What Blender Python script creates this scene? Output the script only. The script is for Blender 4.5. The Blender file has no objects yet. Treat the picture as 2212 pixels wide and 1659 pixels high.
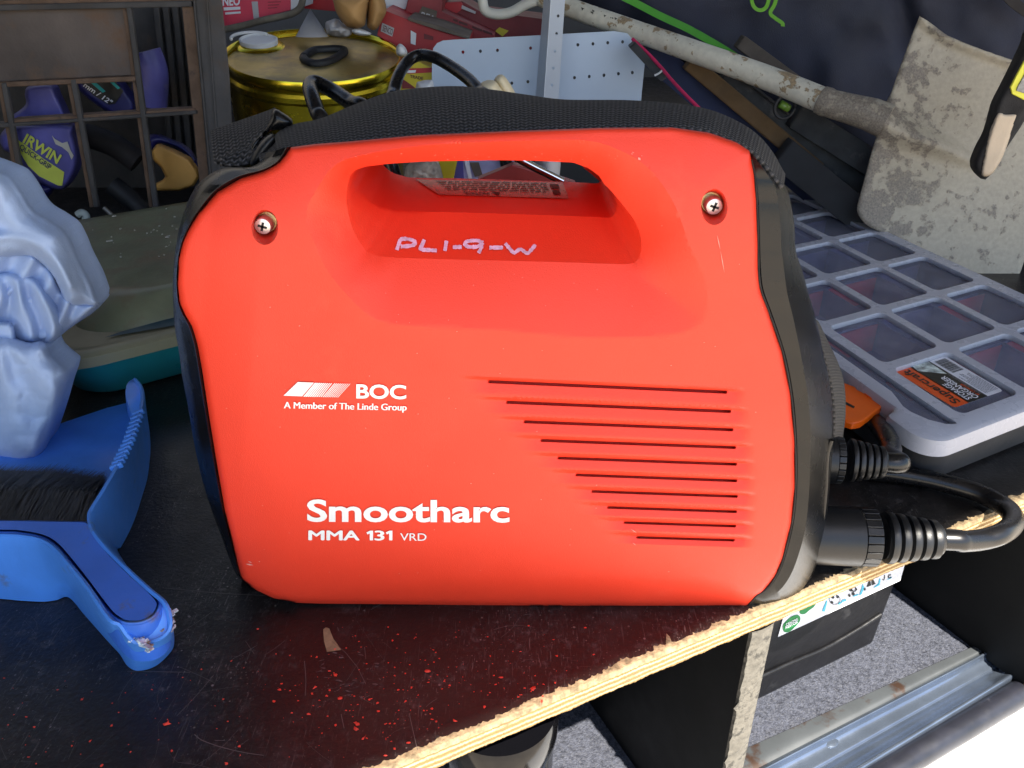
import bpy, math, random
import numpy as np
from mathutils import Vector, Matrix
from mathutils.geometry import delaunay_2d_cdt

R = math.radians
rnd = random.Random(7)
C = bpy.context.scene.collection
SC = bpy.context.scene

# ------------------------------------------------------------------ camera
FPX, PITCH, CAMH, CAMD = 1750.0, R(29), 0.35, 0.359
cam_data = bpy.data.cameras.new('camera')
cam = bpy.data.objects.new('camera', cam_data)
C.objects.link(cam)
cam.location = (0, -CAMD, CAMH)
cam.rotation_euler = (R(90) - PITCH, 0, 0)
cam_data.sensor_fit = 'HORIZONTAL'
cam_data.sensor_width = 36
cam_data.lens = 36 * FPX / 2212
cam_data.clip_start = 0.01
cam_data.clip_end = 200
SC.camera = cam

# ------------------------------------------------------------------ light
SUN_EL, SUN_AZ = R(58), R(30)        # azimuth measured from straight behind the camera towards the right
sun_dir = Vector((math.sin(SUN_AZ) * math.cos(SUN_EL), -math.cos(SUN_AZ) * math.cos(SUN_EL), math.sin(SUN_EL)))
world = bpy.data.worlds.new('World')
SC.world = world
world.use_nodes = True
wn = world.node_tree.nodes
sky = wn.new('ShaderNodeTexSky')
sky.sky_type = 'NISHITA'
sky.sun_disc = False
sky.sun_elevation = SUN_EL
sky.sun_rotation = math.atan2(sun_dir.x, sun_dir.y)
world.node_tree.links.new(sky.outputs[0], wn['Background'].inputs[0])
wn['Background'].inputs[1].default_value = 0.09
sl = bpy.data.lights.new('sun', 'SUN')
sl.energy = 5.0
sl.angle = R(0.6)
sl.color = (1.0, 0.93, 0.82)
sun = bpy.data.objects.new('sun', sl)
sun.rotation_euler = sun_dir.to_track_quat('Z', 'Y').to_euler()
C.objects.link(sun)
SC.view_settings.view_transform = 'Standard'
SC.view_settings.look = 'None'
SC.view_settings.gamma = 1
SC.view_settings.exposure = 1.75
SC.view_settings.use_curve_mapping = False
SC.cycles.use_denoising = True
SC.cycles.max_bounces = 10
SC.cycles.transmission_bounces = 8
SC.cycles.caustics_reflective = False
SC.cycles.caustics_refractive = False

# ------------------------------------------------------------------ photograph measurements -> places in the world
CP, SP = math.cos(PITCH), math.sin(PITCH)

def ray(px, py):
    u = (px - 1106.0) / FPX
    v = (829.5 - py) / FPX
    return u, CP + v * SP, -SP + v * CP

def at_y(px, py, y):
    dx, dy, dz = ray(px, py)
    t = (y + CAMD) / dy
    return Vector((dx * t, y, CAMH + dz * t))

def at_z(px, py, z):
    dx, dy, dz = ray(px, py)
    t = (z - CAMH) / dz
    return Vector((dx * t, dy * t - CAMD, z))

def at_y_np(P, Y):
    u = (P[:, 0] - 1106.0) / FPX
    v = (829.5 - P[:, 1]) / FPX
    dy = CP + v * SP
    dz = -SP + v * CP
    t = (Y + CAMD) / dy
    return np.stack([u * t, Y, CAMH + dz * t], 1)

# ------------------------------------------------------------------ helpers: objects
def setp(o, label=None, cat=None, group=None, kind=None):
    if label: o['label'] = label
    if cat: o['category'] = cat
    if group: o['group'] = group
    if kind: o['kind'] = kind
    return o

def thing(name, label, cat, loc=(0, 0, 0), group=None):
    o = bpy.data.objects.new(name, None)
    o.empty_display_size = 0.03
    o.location = loc
    C.objects.link(o)
    return setp(o, label, cat, group)

def mesh(name, verts, faces, mat, parent=None, smooth=True, uv=None, angle=None):
    me = bpy.data.meshes.new(name)
    me.from_pydata([tuple(map(float, v)) for v in verts], [], [tuple(int(i) for i in f) for f in faces])
    me.update()
    o = bpy.data.objects.new(name, me)
    C.objects.link(o)
    if mat: me.materials.append(mat)
    if smooth:
        me.polygons.foreach_set('use_smooth', [True] * len(me.polygons))
        if angle is not None:
            try: me.set_sharp_from_angle(angle=R(angle))
            except Exception: pass
    if uv is not None:
        l = me.uv_layers.new(name='UVMap')
        for lp in me.loops:
            l.data[lp.index].uv = uv[lp.vertex_index]
    if parent is not None:
        o.parent = parent
        loc = Vector((0, 0, 0))
        p = parent
        while p is not None:
            if p.type == 'EMPTY': loc += p.location
            p = p.parent
        if parent.type == 'EMPTY':
            o.matrix_parent_inverse = Matrix.Translation(-loc)
    return o

class MB:
    """collects pieces of geometry for one mesh"""
    def __init__(s): s.v = []; s.f = []
    def add(s, v, f):
        b = len(s.v)
        s.v.extend(v)
        s.f.extend([[i + b for i in q] for q in f])
        return s
    def box(s, c, sx, sy, sz, M=None):
        P = [Vector((x * sx / 2, y * sy / 2, z * sz / 2)) for z in (-1, 1) for y in (-1, 1) for x in (-1, 1)]
        if M is not None: P = [M @ p for p in P]
        P = [p + Vector(c) for p in P]
        return s.add(P, [(0, 2, 3, 1), (4, 5, 7, 6), (0, 1, 5, 4), (2, 6, 7, 3), (0, 4, 6, 2), (1, 3, 7, 5)])
    def build(s, name, mat, parent=None, smooth=False, bevel=0.0, angle=None, seg=2):
        o = mesh(name, s.v, s.f, mat, parent, smooth, angle=angle)
        if bevel:
            m = o.modifiers.new('bevel', 'BEVEL')
            m.width = bevel; m.segments = seg; m.limit_method = 'ANGLE'; m.angle_limit = R(40)
            o.data.polygons.foreach_set('use_smooth', [True] * len(o.data.polygons))
            try: o.data.set_sharp_from_angle(angle=R(35))
            except Exception: pass
        return o

def cr(pts, n, closed=False):
    """Catmull-Rom through pts, n points resampled by arc length"""
    P = np.array([tuple(p) for p in pts], float)
    m = len(P)
    out = []
    segs = m if closed else m - 1
    for i in range(segs):
        if closed: a, b, c, d = P[(i - 1) % m], P[i], P[(i + 1) % m], P[(i + 2) % m]
        else: a, b, c, d = P[max(i - 1, 0)], P[i], P[i + 1], P[min(i + 2, m - 1)]
        for t in np.linspace(0, 1, 12, endpoint=False):
            out.append(0.5 * ((2 * b) + (c - a) * t + (2 * a - 5 * b + 4 * c - d) * t * t + (3 * b - a - 3 * c + d) * t ** 3))
    out.append(P[0] if closed else P[-1])
    out = np.array(out)
    L = np.r_[0, np.cumsum(np.linalg.norm(np.diff(out, axis=0), axis=1))]
    s = np.linspace(0, L[-1], n, endpoint=not closed)
    return np.stack([np.interp(s, L, out[:, k]) for k in range(out.shape[1])], 1)

def lin(pts, n, closed=False):
    P = np.array([tuple(p) for p in pts], float)
    if closed: P = np.vstack([P, P[:1]])
    L = np.r_[0, np.cumsum(np.linalg.norm(np.diff(P, axis=0), axis=1))]
    s = np.linspace(0, L[-1], n, endpoint=not closed)
    return np.stack([np.interp(s, L, P[:, k]) for k in range(P.shape[1])], 1)

def loft(rows, closed=False, capends=False):
    n = len(rows[0])
    v = [p for r in rows for p in r]
    f = []
    for i in range(len(rows) - 1):
        for j in range(n if closed else n - 1):
            k = (j + 1) % n
            f.append((i * n + j, i * n + k, (i + 1) * n + k, (i + 1) * n + j))
    if capends:
        f.append(tuple(range(n))[::-1])
        f.append(tuple((len(rows) - 1) * n + j for j in range(n)))
    return v, f

def tube_geo(path, rad, seg=14, caps=True):
    P = [Vector(p) for p in path]
    n = len(P)
    r = rad if hasattr(rad, '__len__') else [rad] * n
    up = Vector((0.13, 0.21, 0.97))
    rows = []
    prev = None
    for i in range(n):
        t = (P[min(i + 1, n - 1)] - P[max(i - 1, 0)]).normalized()
        if prev is None:
            a = t.cross(up)
            if a.length < 1e-3: a = t.cross(Vector((1, 0, 0)))
        else:
            a = prev - t * prev.dot(t)
        a.normalize(); prev = a
        b = t.cross(a)
        rows.append([P[i] + (a * math.cos(q) + b * math.sin(q)) * r[i] for q in [2 * math.pi * k / seg for k in range(seg)]])
    return loft(rows, True, caps)

def tube(name, path, rad, mat, parent=None, n=60, seg=14):
    if n: path = cr(path, n)
    v, f = tube_geo(path, rad, seg)
    return mesh(name, v, f, mat, parent, angle=60)

def inside(P, poly):
    x, y = P[:, 0], P[:, 1]
    r = np.zeros(len(P), bool)
    q = np.array(poly)
    j = len(q) - 1
    for i in range(len(q)):
        xi, yi = q[i]; xj, yj = q[j]
        c = ((yi > y) != (yj > y))
        with np.errstate(divide='ignore', invalid='ignore'):
            r ^= c & (x < (xj - xi) * (y - yi) / (yj - yi + 1e-12) + xi)
        j = i
    return r

def pdist(P, poly, closed=True):
    q = np.array(poly, float)
    d = np.full(len(P), 1e9)
    m = len(q)
    for i in range(m if closed else m - 1):
        a, b = q[i], q[(i + 1) % m]
        ab = b - a
        L = (ab ** 2).sum() + 1e-12
        t = np.clip(((P - a) @ ab) / L, 0, 1)
        d = np.minimum(d, np.linalg.norm(P - a - t[:, None] * ab, axis=1))
    return d

def triangulate(outer, holes, pts):
    co = [Vector(p) for p in outer]
    ed = [(i, (i + 1) % len(outer)) for i in range(len(outer))]
    for h in holes:
        b = len(co)
        co += [Vector(p) for p in h]
        ed += [(b + i, b + (i + 1) % len(h)) for i in range(len(h))]
    co += [Vector(p) for p in pts]
    v, e, f, *_ = delaunay_2d_cdt(co, ed, [], 0, 1e-4)
    V = np.array([tuple(p) for p in v])
    F = np.array([tuple(t) for t in f])
    cen = V[F].mean(1)
    k = inside(cen, outer)
    for h in holes: k &= ~inside(cen, h)
    return V, F[k]

def noise2(P, s, seed=0):
    """cheap smooth value noise"""
    g = np.random.RandomState(seed).rand(64, 64)
    x = P[:, 0] / s; y = P[:, 1] / s
    i = np.floor(x).astype(int); j = np.floor(y).astype(int)
    fx = x - i; fy = y - j
    fx = fx * fx * (3 - 2 * fx); fy = fy * fy * (3 - 2 * fy)
    a = g[i % 64, j % 64]; b = g[(i + 1) % 64, j % 64]; c = g[i % 64, (j + 1) % 64]; d = g[(i + 1) % 64, (j + 1) % 64]
    return (a * (1 - fx) + b * fx) * (1 - fy) + (c * (1 - fx) + d * fx) * fy - 0.5

def inset_pts(poly, step, margin):
    q = np.array(poly)
    x0, y0 = q.min(0); x1, y1 = q.max(0)
    X, Y = np.meshgrid(np.arange(x0, x1, step), np.arange(y0, y1, step))
    X[1::2] += step / 2
    P = np.stack([X.ravel(), Y.ravel()], 1)
    P = P[inside(P, poly)]
    return P[pdist(P, poly) > margin]

def puffy(name, poly, yf, t, mat, parent=None, step=8, r=None, fold=None, n=80, curve=True, back=1.0):
    """a stuffed, rounded body whose silhouette is poly; yf = distance of its mid plane (number or function)"""
    poly = cr(poly, n, True) if curve else lin(poly, n, True)
    P = inset_pts(poly, step, step * .5)
    V, F = triangulate(poly, [], P)
    d = pdist(V, poly)
    if r is None: r = d.max()
    h = np.sqrt(np.clip(1 - (1 - np.clip(d / r, 0, 1)) ** 2, 0, 1))
    y0 = yf(V) if callable(yf) else np.full(len(V), float(yf))
    yfr = y0 - t * h
    if fold is not None: yfr = yfr + fold(V) * np.clip(d / (r * .5), 0, 1)
    A = at_y_np(V, yfr)
    B = at_y_np(V, y0) + np.stack([0 * h, t * back * h, 0 * h], 1)
    bnd = d < 1e-3
    idx = np.arange(len(V)) + len(V)
    idx[bnd] = np.arange(len(V))[bnd]
    faces = [tuple(q[::-1]) for q in F] + [tuple(idx[list(q)]) for q in F]
    return mesh(name, np.vstack([A, B]), faces, mat, parent)

def slab(name, poly, yf, th, mat, parent=None, bevel=0.001, holes=(), dirv=(0, 1, 0)):
    """a flat plate with outline poly standing at distance yf, thickness th away from the viewer"""
    poly = [tuple(p) for p in poly]
    V, F = triangulate(poly, list(holes), [])
    y0 = yf(V) if callable(yf) else np.full(len(V), float(yf))
    A = at_y_np(V, y0)
    B = A + np.array(dirv) * th
    n = len(V)
    f = [tuple(q[::-1]) for q in F] + [tuple(q + n) for q in F]
    cnt = {}
    for q in F:
        for a, b in ((q[0], q[1]), (q[1], q[2]), (q[2], q[0])):
            cnt[(a, b)] = 1
    for (a, b) in list(cnt):
        if (b, a) not in cnt: f.append((a, b, b + n, a + n))
    o = mesh(name, np.vstack([A, B]), f, mat, parent, smooth=False)
    if bevel:
        m = o.modifiers.new('bevel', 'BEVEL'); m.width = bevel; m.segments = 2; m.limit_method = 'ANGLE'; m.angle_limit = R(50)
    return o

def circle(cx, cy, rx, ry=None, n=24, a0=0):
    ry = rx if ry is None else ry
    return [(cx + rx * math.cos(a0 + 2 * math.pi * k / n), cy + ry * math.sin(a0 + 2 * math.pi * k / n)) for k in range(n)]

_txt = {}
def text_geo(s, bold=0.0):
    """letters as flat triangles in font units, x from 0 to 1, y in cap heights"""
    if (s, bold) in _txt: return _txt[(s, bold)]
    def grab(t):
        cu = bpy.data.curves.new('t', 'FONT'); cu.body = t; cu.offset = bold; cu.resolution_u = 4
        o = bpy.data.objects.new('t', cu); C.objects.link(o)
        bpy.context.view_layer.update()
        me = o.evaluated_get(bpy.context.evaluated_depsgraph_get()).to_mesh()
        v = np.array([tuple(p.co)[:2] for p in me.vertices]).reshape(-1, 2); f = [tuple(p.vertices) for p in me.polygons]
        bpy.data.objects.remove(o); bpy.data.curves.remove(cu)
        return v, f
    cap = grab('H')[0][:, 1].max()
    v, f = grab(s)
    v[:, 0] = (v[:, 0] - v[:, 0].min()) / max(1e-6, (v[:, 0].max() - v[:, 0].min()))
    v[:, 1] /= cap
    _txt[(s, bold)] = (v, f)
    return v, f

def bil(q, u, v):
    """q = bottom-left, bottom-right, top-right, top-left"""
    a, b, c, d = [np.array(tuple(p), float) for p in q]
    u = np.asarray(u)[:, None]; v = np.asarray(v)[:, None]
    return (a * (1 - u) + b * u) * (1 - v) + (d * (1 - u) + c * u) * v

def text3d(name, s, quad, mat, parent, bold=0.0, off=None):
    """letters laid on the world quad"""
    v, f = text_geo(s, bold)
    P = bil(quad, v[:, 0], v[:, 1])
    if off is not None: P = P + np.array(tuple(off))
    return mesh(name, P, f, mat, parent, smooth=False)

# ------------------------------------------------------------------ helpers: materials
def nodes(name):
    m = bpy.data.materials.new(name)
    m.use_nodes = True
    nt = m.node_tree
    return m, nt, nt.nodes['Principled BSDF']

def tex_noise(nt, scale, detail=4, rough=.55, coord='Object', stretch=None):
    tc = nt.nodes.new('ShaderNodeTexCoord')
    n = nt.nodes.new('ShaderNodeTexNoise')
    n.inputs['Scale'].default_value = scale
    n.inputs['Detail'].default_value = detail
    n.inputs['Roughness'].default_value = rough
    if stretch:
        mp = nt.nodes.new('ShaderNodeMapping')
        mp.inputs['Scale'].default_value = stretch[0]
        mp.inputs['Rotation'].default_value = stretch[1]
        nt.links.new(tc.outputs[coord], mp.inputs[0])
        nt.links.new(mp.outputs[0], n.inputs['Vector'])
    else:
        nt.links.new(tc.outputs[coord], n.inputs['Vector'])
    return n

def ramp(nt, src, stops, interp='LINEAR'):
    r = nt.nodes.new('ShaderNodeValToRGB')
    r.color_ramp.interpolation = interp
    e = r.color_ramp.elements
    while len(e) < len(stops): e.new(0.5)
    for el, (p, c) in zip(e, stops):
        el.position = p
        el.color = (c, c, c, 1) if not hasattr(c, '__len__') else (*c, 1)
    nt.links.new(src, r.inputs[0])
    return r

def mixc(nt, fac, a, b, mode='MIX'):
    x = nt.nodes.new('ShaderNodeMix')
    x.data_type = 'RGBA'; x.blend_type = mode
    for sock, val in ((x.inputs[0], fac), (x.inputs[6], a), (x.inputs[7], b)):
        if hasattr(val, 'links') or hasattr(val, 'is_linked'): nt.links.new(val, sock)
        elif hasattr(val, '__len__'): sock.default_value = (*val, 1)
        else: sock.default_value = val
    return x.outputs[2]

def bump(nt, b, src, dist, strength=1.0, prev=None):
    bn = nt.nodes.new('ShaderNodeBump')
    bn.inputs['Distance'].default_value = dist
    bn.inputs['Strength'].default_value = strength
    nt.links.new(src, bn.inputs['Height'])
    if prev is not None: nt.links.new(prev.outputs[0], bn.inputs['Normal'])
    nt.links.new(bn.outputs[0], b.inputs['Normal'])
    return bn

def M(name, col, rough=.5, metal=0.0, var=.25, scale=30, bmp=0.0, bscale=400, dirt=None, dirt_at=(.55, .7), dscale=25, spec=None, rvar=.08):
    m, nt, b = nodes(name)
    n = tex_noise(nt, scale, 6)
    lo = tuple(c * (1 - var) for c in col); hi = tuple(min(1, c * (1 + var)) for c in col)
    out = ramp(nt, n.outputs['Fac'], [(.3, lo), (.7, hi)]).outputs[0]
    if dirt is not None:
        dn = tex_noise(nt, dscale, 8, .65)
        fac = ramp(nt, dn.outputs['Fac'], [(dirt_at[0], 0.0), (dirt_at[1], 1.0)]).outputs[0]
        out = mixc(nt, fac, out, dirt)
    nt.links.new(out, b.inputs['Base Color'])
    rr = ramp(nt, tex_noise(nt, scale * 1.7, 5).outputs['Fac'], [(.3, max(0, rough - rvar)), (.7, min(1, rough + rvar))])
    nt.links.new(rr.outputs[0], b.inputs['Roughness'])
    b.inputs['Metallic'].default_value = metal
    if spec is not None: b.inputs['Specular IOR Level'].default_value = spec
    if bmp:
        bump(nt, b, tex_noise(nt, bscale, 3).outputs['Fac'], bmp)
    return m

def plain(name, col, rough=.5, metal=0.0, trans=0.0, spec=None):
    return M(name, col, rough, metal, var=.06, scale=60, spec=spec)

MAT = {}
MAT['red'] = M('red_moulded_plastic', (.82, .050, .021), .42, var=.05, scale=11, bmp=.00018, bscale=1700, spec=.40, dirt=(.82, .092, .045), dirt_at=(.60, .80), dscale=9)
MAT['white_print'] = plain('white_print', (.86, .85, .83), .5)
MAT['black_trim'] = M('black_moulded_trim', (.004, .0042, .005), .27, var=.05, scale=20, bmp=.00004, bscale=2500, rvar=.02, spec=.38)
MAT['rubber'] = M('black_rubber', (.008, .0085, .010), .38, var=.1, rvar=.03, scale=60, bmp=.0001, bscale=1500)
MAT['cable'] = M('black_cable', (.006, .006, .007), .28, var=.1, scale=60, rvar=.02)
MAT['dark'] = M('dark_grey_plastic', (.012, .012, .014), .6, var=.4, scale=20)
MAT['marker'] = M('pale_marker_ink', (.72, .55, .72), .5, var=.3, scale=300)
MAT['screw'] = M('zinc_screw', (.78, .77, .72), .38, .75, var=.15, scale=300)
MAT['gold_ring'] = M('passivated_washer', (.65, .52, .25), .3, 1.0, var=.15, scale=300)
MAT['blue'] = M('blue_plastic', (.075, .27, .80), .36, var=.15, scale=18, bmp=.0003, bscale=120, dirt=(.11, .15, .27), dirt_at=(.63, .72), dscale=30)
MAT['blue_brush'] = M('blue_brush_plastic', (.045, .165, .66), .38, var=.15, scale=18, bmp=.0003, bscale=120, dirt=(.13, .13, .16), dirt_at=(.62, .72), dscale=35)
MAT['cloth'] = M('pale_blue_cotton', (.47, .58, .80), 1.0, var=.10, scale=14, bmp=.0003, bscale=500, spec=.05)
MAT['bristle'] = M('black_bristle', (.030, .027, .024), .55, var=.4, scale=200)
MAT['crate'] = M('dusty_black_plastic', (.07, .064, .062), .75, var=.35, scale=16, bmp=.0004, bscale=300, dirt=(.095, .068, .052), dirt_at=(.53, .68), dscale=14)
MAT['crate_plate'] = M('dusty_crate_plate', (.125, .098, .085), .8, var=.35, scale=10, bmp=.0004, bscale=300, dirt=(.17, .095, .055), dirt_at=(.5, .72), dscale=18)
MAT['crate_lip'] = M('rust_dusted_edge', (.155, .095, .062), .85, var=.35, scale=40, dirt=(.06, .045, .04), dirt_at=(.55, .7), dscale=40)
MAT['clamp_blue'] = M('purple_blue_plastic', (.10, .095, .34), .45, var=.25, scale=22, dirt=(.2, .18, .2), dirt_at=(.6, .75), dscale=30)
MAT['clamp_navy'] = M('navy_plastic', (.02, .02, .13), .45, var=.25, scale=22)
MAT['yellow_print'] = plain('lime_yellow_print', (.60, .66, .10), .5)
MAT['teal_print'] = plain('teal_print', (.02, .40, .42), .5)
MAT['orange_tool'] = M('amber_plastic', (.66, .34, .08), .5, var=.12, scale=20, dirt=(.3, .17, .06), dirt_at=(.6, .75), dscale=30)
MAT['grey_steel'] = M('dull_steel', (.25, .24, .23), .45, .8, var=.3, scale=40)
MAT['pale_bits'] = plain('pale_plastic', (.55, .62, .58), .5)
MAT['lid_green'] = M('dusty_translucent_lid', (.185, .205, .13), .36, var=.4, scale=11, bmp=.0003, bscale=200, dirt=(.21, .17, .11), dirt_at=(.5, .72), dscale=34)
MAT['lid_rim'] = M('olive_lid_rim', (.26, .245, .15), .4, var=.15, scale=20)
MAT['teal'] = M('teal_tub_plastic', (.02, .27, .28), .35, var=.15, scale=15)
MAT['fleck'] = plain('pale_debris', (.5, .48, .42), .8)
MAT['gold'] = M('gold_lacquered_tin', (.70, .52, .035), .22, 1.0, var=.12, scale=12, dirt=(.25, .17, .03), dirt_at=(.55, .8), dscale=16)
MAT['gold_dusty'] = M('dusty_drum_top', (.42, .31, .10), .4, .75, var=.2, scale=14, dirt=(.16, .13, .09), dirt_at=(.45, .7), dscale=18)
MAT['white'] = M('white_plastic', (.70, .71, .72), .5, var=.08, scale=20)
MAT['grey_white'] = M('grey_paper', (.42, .41, .42), .8, var=.15, scale=18)
MAT['red_box'] = M('red_printed_card', (.42, .02, .026), .5, var=.2, scale=14)
MAT['pink_box'] = M('pinkish_red_card', (.66, .045, .09), .5, var=.12, scale=14)
MAT['maroon'] = M('dark_red_card', (.17, .018, .022), .55, var=.25, scale=14)
MAT['dusty_red'] = M('dusty_red_card', (.28, .035, .04), .6, var=.25, scale=16)
MAT['print_dark'] = plain('dark_print', (.09, .02, .02), .6)
MAT['tan'] = M('tan_leather', (.42, .235, .085), .75, var=.2, scale=14, bmp=.0015, bscale=40)
MAT['panel'] = M('pale_blue_enamel', (.45, .54, .66), .42, var=.06, scale=8)
MAT['upright'] = M('pale_grey_enamel', (.50, .54, .60), .42, var=.06, scale=8)
MAT['cream'] = M('cream_plastic', (.68, .58, .38), .5, var=.1, scale=20)
MAT['yellow_pack'] = M('yellow_packet', (.55, .44, .02), .5, var=.15, scale=18)
MAT['navy'] = M('navy_nylon', (.022, .024, .042), .8, var=.3, scale=10, bmp=.0004, bscale=700)
MAT['navy_bar'] = M('navy_fabric_roll', (.02, .027, .07), .8, var=.2, scale=14, bmp=.0003, bscale=900)
MAT['green'] = plain('green_trim', (.05, .30, .01), .6)
MAT['green_txt'] = plain('green_lettering', (.12, .36, .01), .6)
MAT['pink'] = plain('pink_piping', (.55, .02, .10), .6)
MAT['brown_dark'] = M('dark_brown_binding', (.02, .015, .014), .8, var=.3, scale=30)
MAT['wood_old'] = M('weathered_timber', (.13, .075, .03), .8, var=.35, scale=22, bmp=.0006, bscale=90)
MAT['wood_grey'] = M('grey_brown_timber', (.14, .11, .085), .85, var=.3, scale=26, bmp=.0006, bscale=90)
MAT['level'] = M('scuffed_dark_bar', (.035, .035, .035), .55, .3, var=.45, scale=40, dirt=(.11, .1, .095), dirt_at=(.58, .72), dscale=50)
MAT['vial'] = plain('green_vial', (.12, .22, .03), .1)
MAT['glove_black'] = M('black_knit', (.016, .014, .014), .85, var=.3, scale=60, bmp=.0004, bscale=900)
MAT['glove_cream'] = M('cream_suede', (.60, .48, .35), .85, var=.1, scale=30, bmp=.0005, bscale=250)
MAT['badge_yellow'] = plain('yellow_badge', (.78, .74, .06), .5)
MAT['badge_grey'] = M('grey_badge', (.30, .29, .27), .5, var=.3, scale=200)
MAT['tray'] = M('dark_grey_tray', (.045, .045, .047), .5, var=.2, scale=20, dirt=(.13, .13, .14), dirt_at=(.66, .74), dscale=22, bmp=.0001, bscale=1500)
MAT['tray_in'] = M('tray_inside', (.26, .265, .36), .5, var=.2, scale=20)
MAT['divider'] = plain('red_divider', (.95, .13, .13), .5)
MAT['orange'] = M('orange_latch', (.88, .135, .004), .4, var=.06, scale=20)
MAT['lab_orange'] = plain('label_orange', (.78, .09, .012), .35)
MAT['lab_black'] = plain('label_black', (.015, .015, .015), .35)
MAT['lab_white'] = plain('label_white', (.80, .80, .84), .35)
MAT['lab_grey'] = M('label_picture', (.22, .26, .2), .4, var=.9, scale=120)
MAT['lab_text'] = plain('label_small_print', (.25, .25, .28), .5)
MAT['flake'] = M('red_paint_flake', (.80, .06, .03), .6, var=.2, scale=200)
MAT['carpet'] = M('grey_felt_carpet', (.058, .063, .082), .98, var=.5, scale=260, bmp=.002, bscale=600, dirt=(.105, .11, .13), dirt_at=(.48, .7), dscale=420, spec=.1)
MAT['sill'] = M('blue_grey_painted_steel', (.17, .21, .28), .2, .75, var=.2, scale=18, dirt=(.06, .03, .018), dirt_at=(.66, .72), dscale=22)
MAT['sill_pale'] = M('worn_sill_paint', (.065, .072, .078), .4, .2, var=.2, scale=18, dirt=(.045, .026, .018), dirt_at=(.54, .62), dscale=24)
MAT['seal'] = M('black_blue_seal', (.016, .017, .024), .35, var=.3, scale=40, dirt=(.07, .07, .085), dirt_at=(.66, .75), dscale=80)
MAT['bumper'] = M('white_car_paint', (.80, .80, .80), .25, var=.03, scale=10)
MAT['film'] = M('black_film_face', (.0035, .0035, .0035), .6, var=.4, scale=20, spec=.2)
MAT['panel_edge'] = M('grey_weathered_edge', (.13, .12, .10), .9, var=.4, scale=120, bmp=.0015, bscale=160, dirt=(.05, .047, .04), dirt_at=(.5, .6), dscale=120)
MAT['battery'] = M('black_battery_case', (.005, .005, .006), .35, var=.35, scale=30, dirt=(.03, .03, .032), dirt_at=(.6, .72), dscale=45, bmp=.0004, bscale=120)
MAT['green_print'] = plain('green_print', (.02, .23, .06), .4)
MAT['cyan_print'] = plain('cyan_print', (.10, .52, .68), .4)
MAT['black_print'] = plain('black_print', (.02, .02, .02), .4)
MAT['bucket'] = M('glossy_black_plastic', (.003, .003, .004), .12, var=.1, scale=20, spec=.25, rvar=.02)
MAT['van_paint'] = M('dark_van_lining', (.10, .097, .094), .7, var=.2, scale=6)
MAT['concrete'] = M('pale_concrete', (.52, .455, .37), .85, var=.15, scale=3)
MAT['floor_in'] = M('dark_interior_floor', (.02, .02, .02), .7, var=.3, scale=10)

# clear, slightly frosted plastics of the organiser
def frosted(name, col, rough, trans, ior=1.3):
    m, nt, b = nodes(name)
    b.inputs['Base Color'].default_value = (*col, 1)
    n = ramp(nt, tex_noise(nt, 60, 5).outputs['Fac'], [(.35, rough - .06), (.7, rough + .1)])
    nt.links.new(n.outputs[0], b.inputs['Roughness'])
    b.inputs['Transmission Weight'].default_value = trans
    b.inputs['IOR'].default_value = ior
    return m
MAT['lid_frost'] = frosted('frosted_lid_plastic', (.50, .50, .545), .28, .06)
def clear_pane():
    m, nt, b = nodes('clear_lid_plastic')
    b.inputs['Base Color'].default_value = (.46, .47, .55, 1)
    n = ramp(nt, tex_noise(nt, 40, 6).outputs['Fac'], [(.35, .16), (.7, .34)]); nt.links.new(n.outputs[0], b.inputs['Roughness'])
    b.inputs['Specular IOR Level'].default_value = .25
    tr = nt.nodes.new('ShaderNodeBsdfTransparent'); tr.inputs[0].default_value = (.84, .85, .95, 1)
    mx = nt.nodes.new('ShaderNodeMixShader')
    f = ramp(nt, tex_noise(nt, 30, 8, .7).outputs['Fac'], [(.35, .16), (.75, .36)])
    nt.links.new(f.outputs[0], mx.inputs[0]); nt.links.new(tr.outputs[0], mx.inputs[1]); nt.links.new(b.outputs[0], mx.inputs[2])
    nt.links.new(mx.outputs[0], nt.nodes['Material Output'].inputs[0])
    return m
MAT['lid_clear'] = clear_pane()

# woven webbing, laid out along the strap's own length and width
def webbing():
    m, nt, b = nodes('black_webbing')
    N = nt.nodes.new; L = nt.links.new
    tc = N('ShaderNodeTexCoord'); sep = N('ShaderNodeSeparateXYZ'); L(tc.outputs['UV'], sep.inputs[0])
    def math_(op, a, c=None):
        n = N('ShaderNodeMath'); n.operation = op
        for s, v in ((n.inputs[0], a), (n.inputs[1], c)):
            if v is None: continue
            if isinstance(v, (int, float)): s.default_value = v
            else: L(v, s)
        return n.outputs[0]
    u = math_('MULTIPLY', sep.outputs[0], 1 / .0042)
    tri = math_('PINGPONG', u, .5)
    v = math_('ADD', math_('MULTIPLY', sep.outputs[1], 1 / .0027), math_('MULTIPLY', tri, 1.1))
    wob = tex_noise(nt, 900, 2, coord='UV')
    v = math_('ADD', v, math_('MULTIPLY', wob.outputs['Fac'], .35))
    w = math_('SINE', math_('MULTIPLY', v, 2 * math.pi))
    col = math_('SINE', math_('MULTIPLY', math_('MULTIPLY', sep.outputs[0], 1 / .0021), 2 * math.pi))
    h = math_('ADD', math_('MULTIPLY', w, .36), math_('MULTIPLY', col, .16))
    h = math_('ADD', h, .5)
    c = ramp(nt, h, [(.22, (.0015, .0015, .0015)), (.55, (.019, .018, .019)), (.95, (.085, .078, .078))])
    L(c.outputs[0], b.inputs['Base Color'])
    b.inputs['Roughness'].default_value = .72
    bump(nt, b, h, .0007, .9)
    return m
MAT['webbing'] = webbing()

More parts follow.
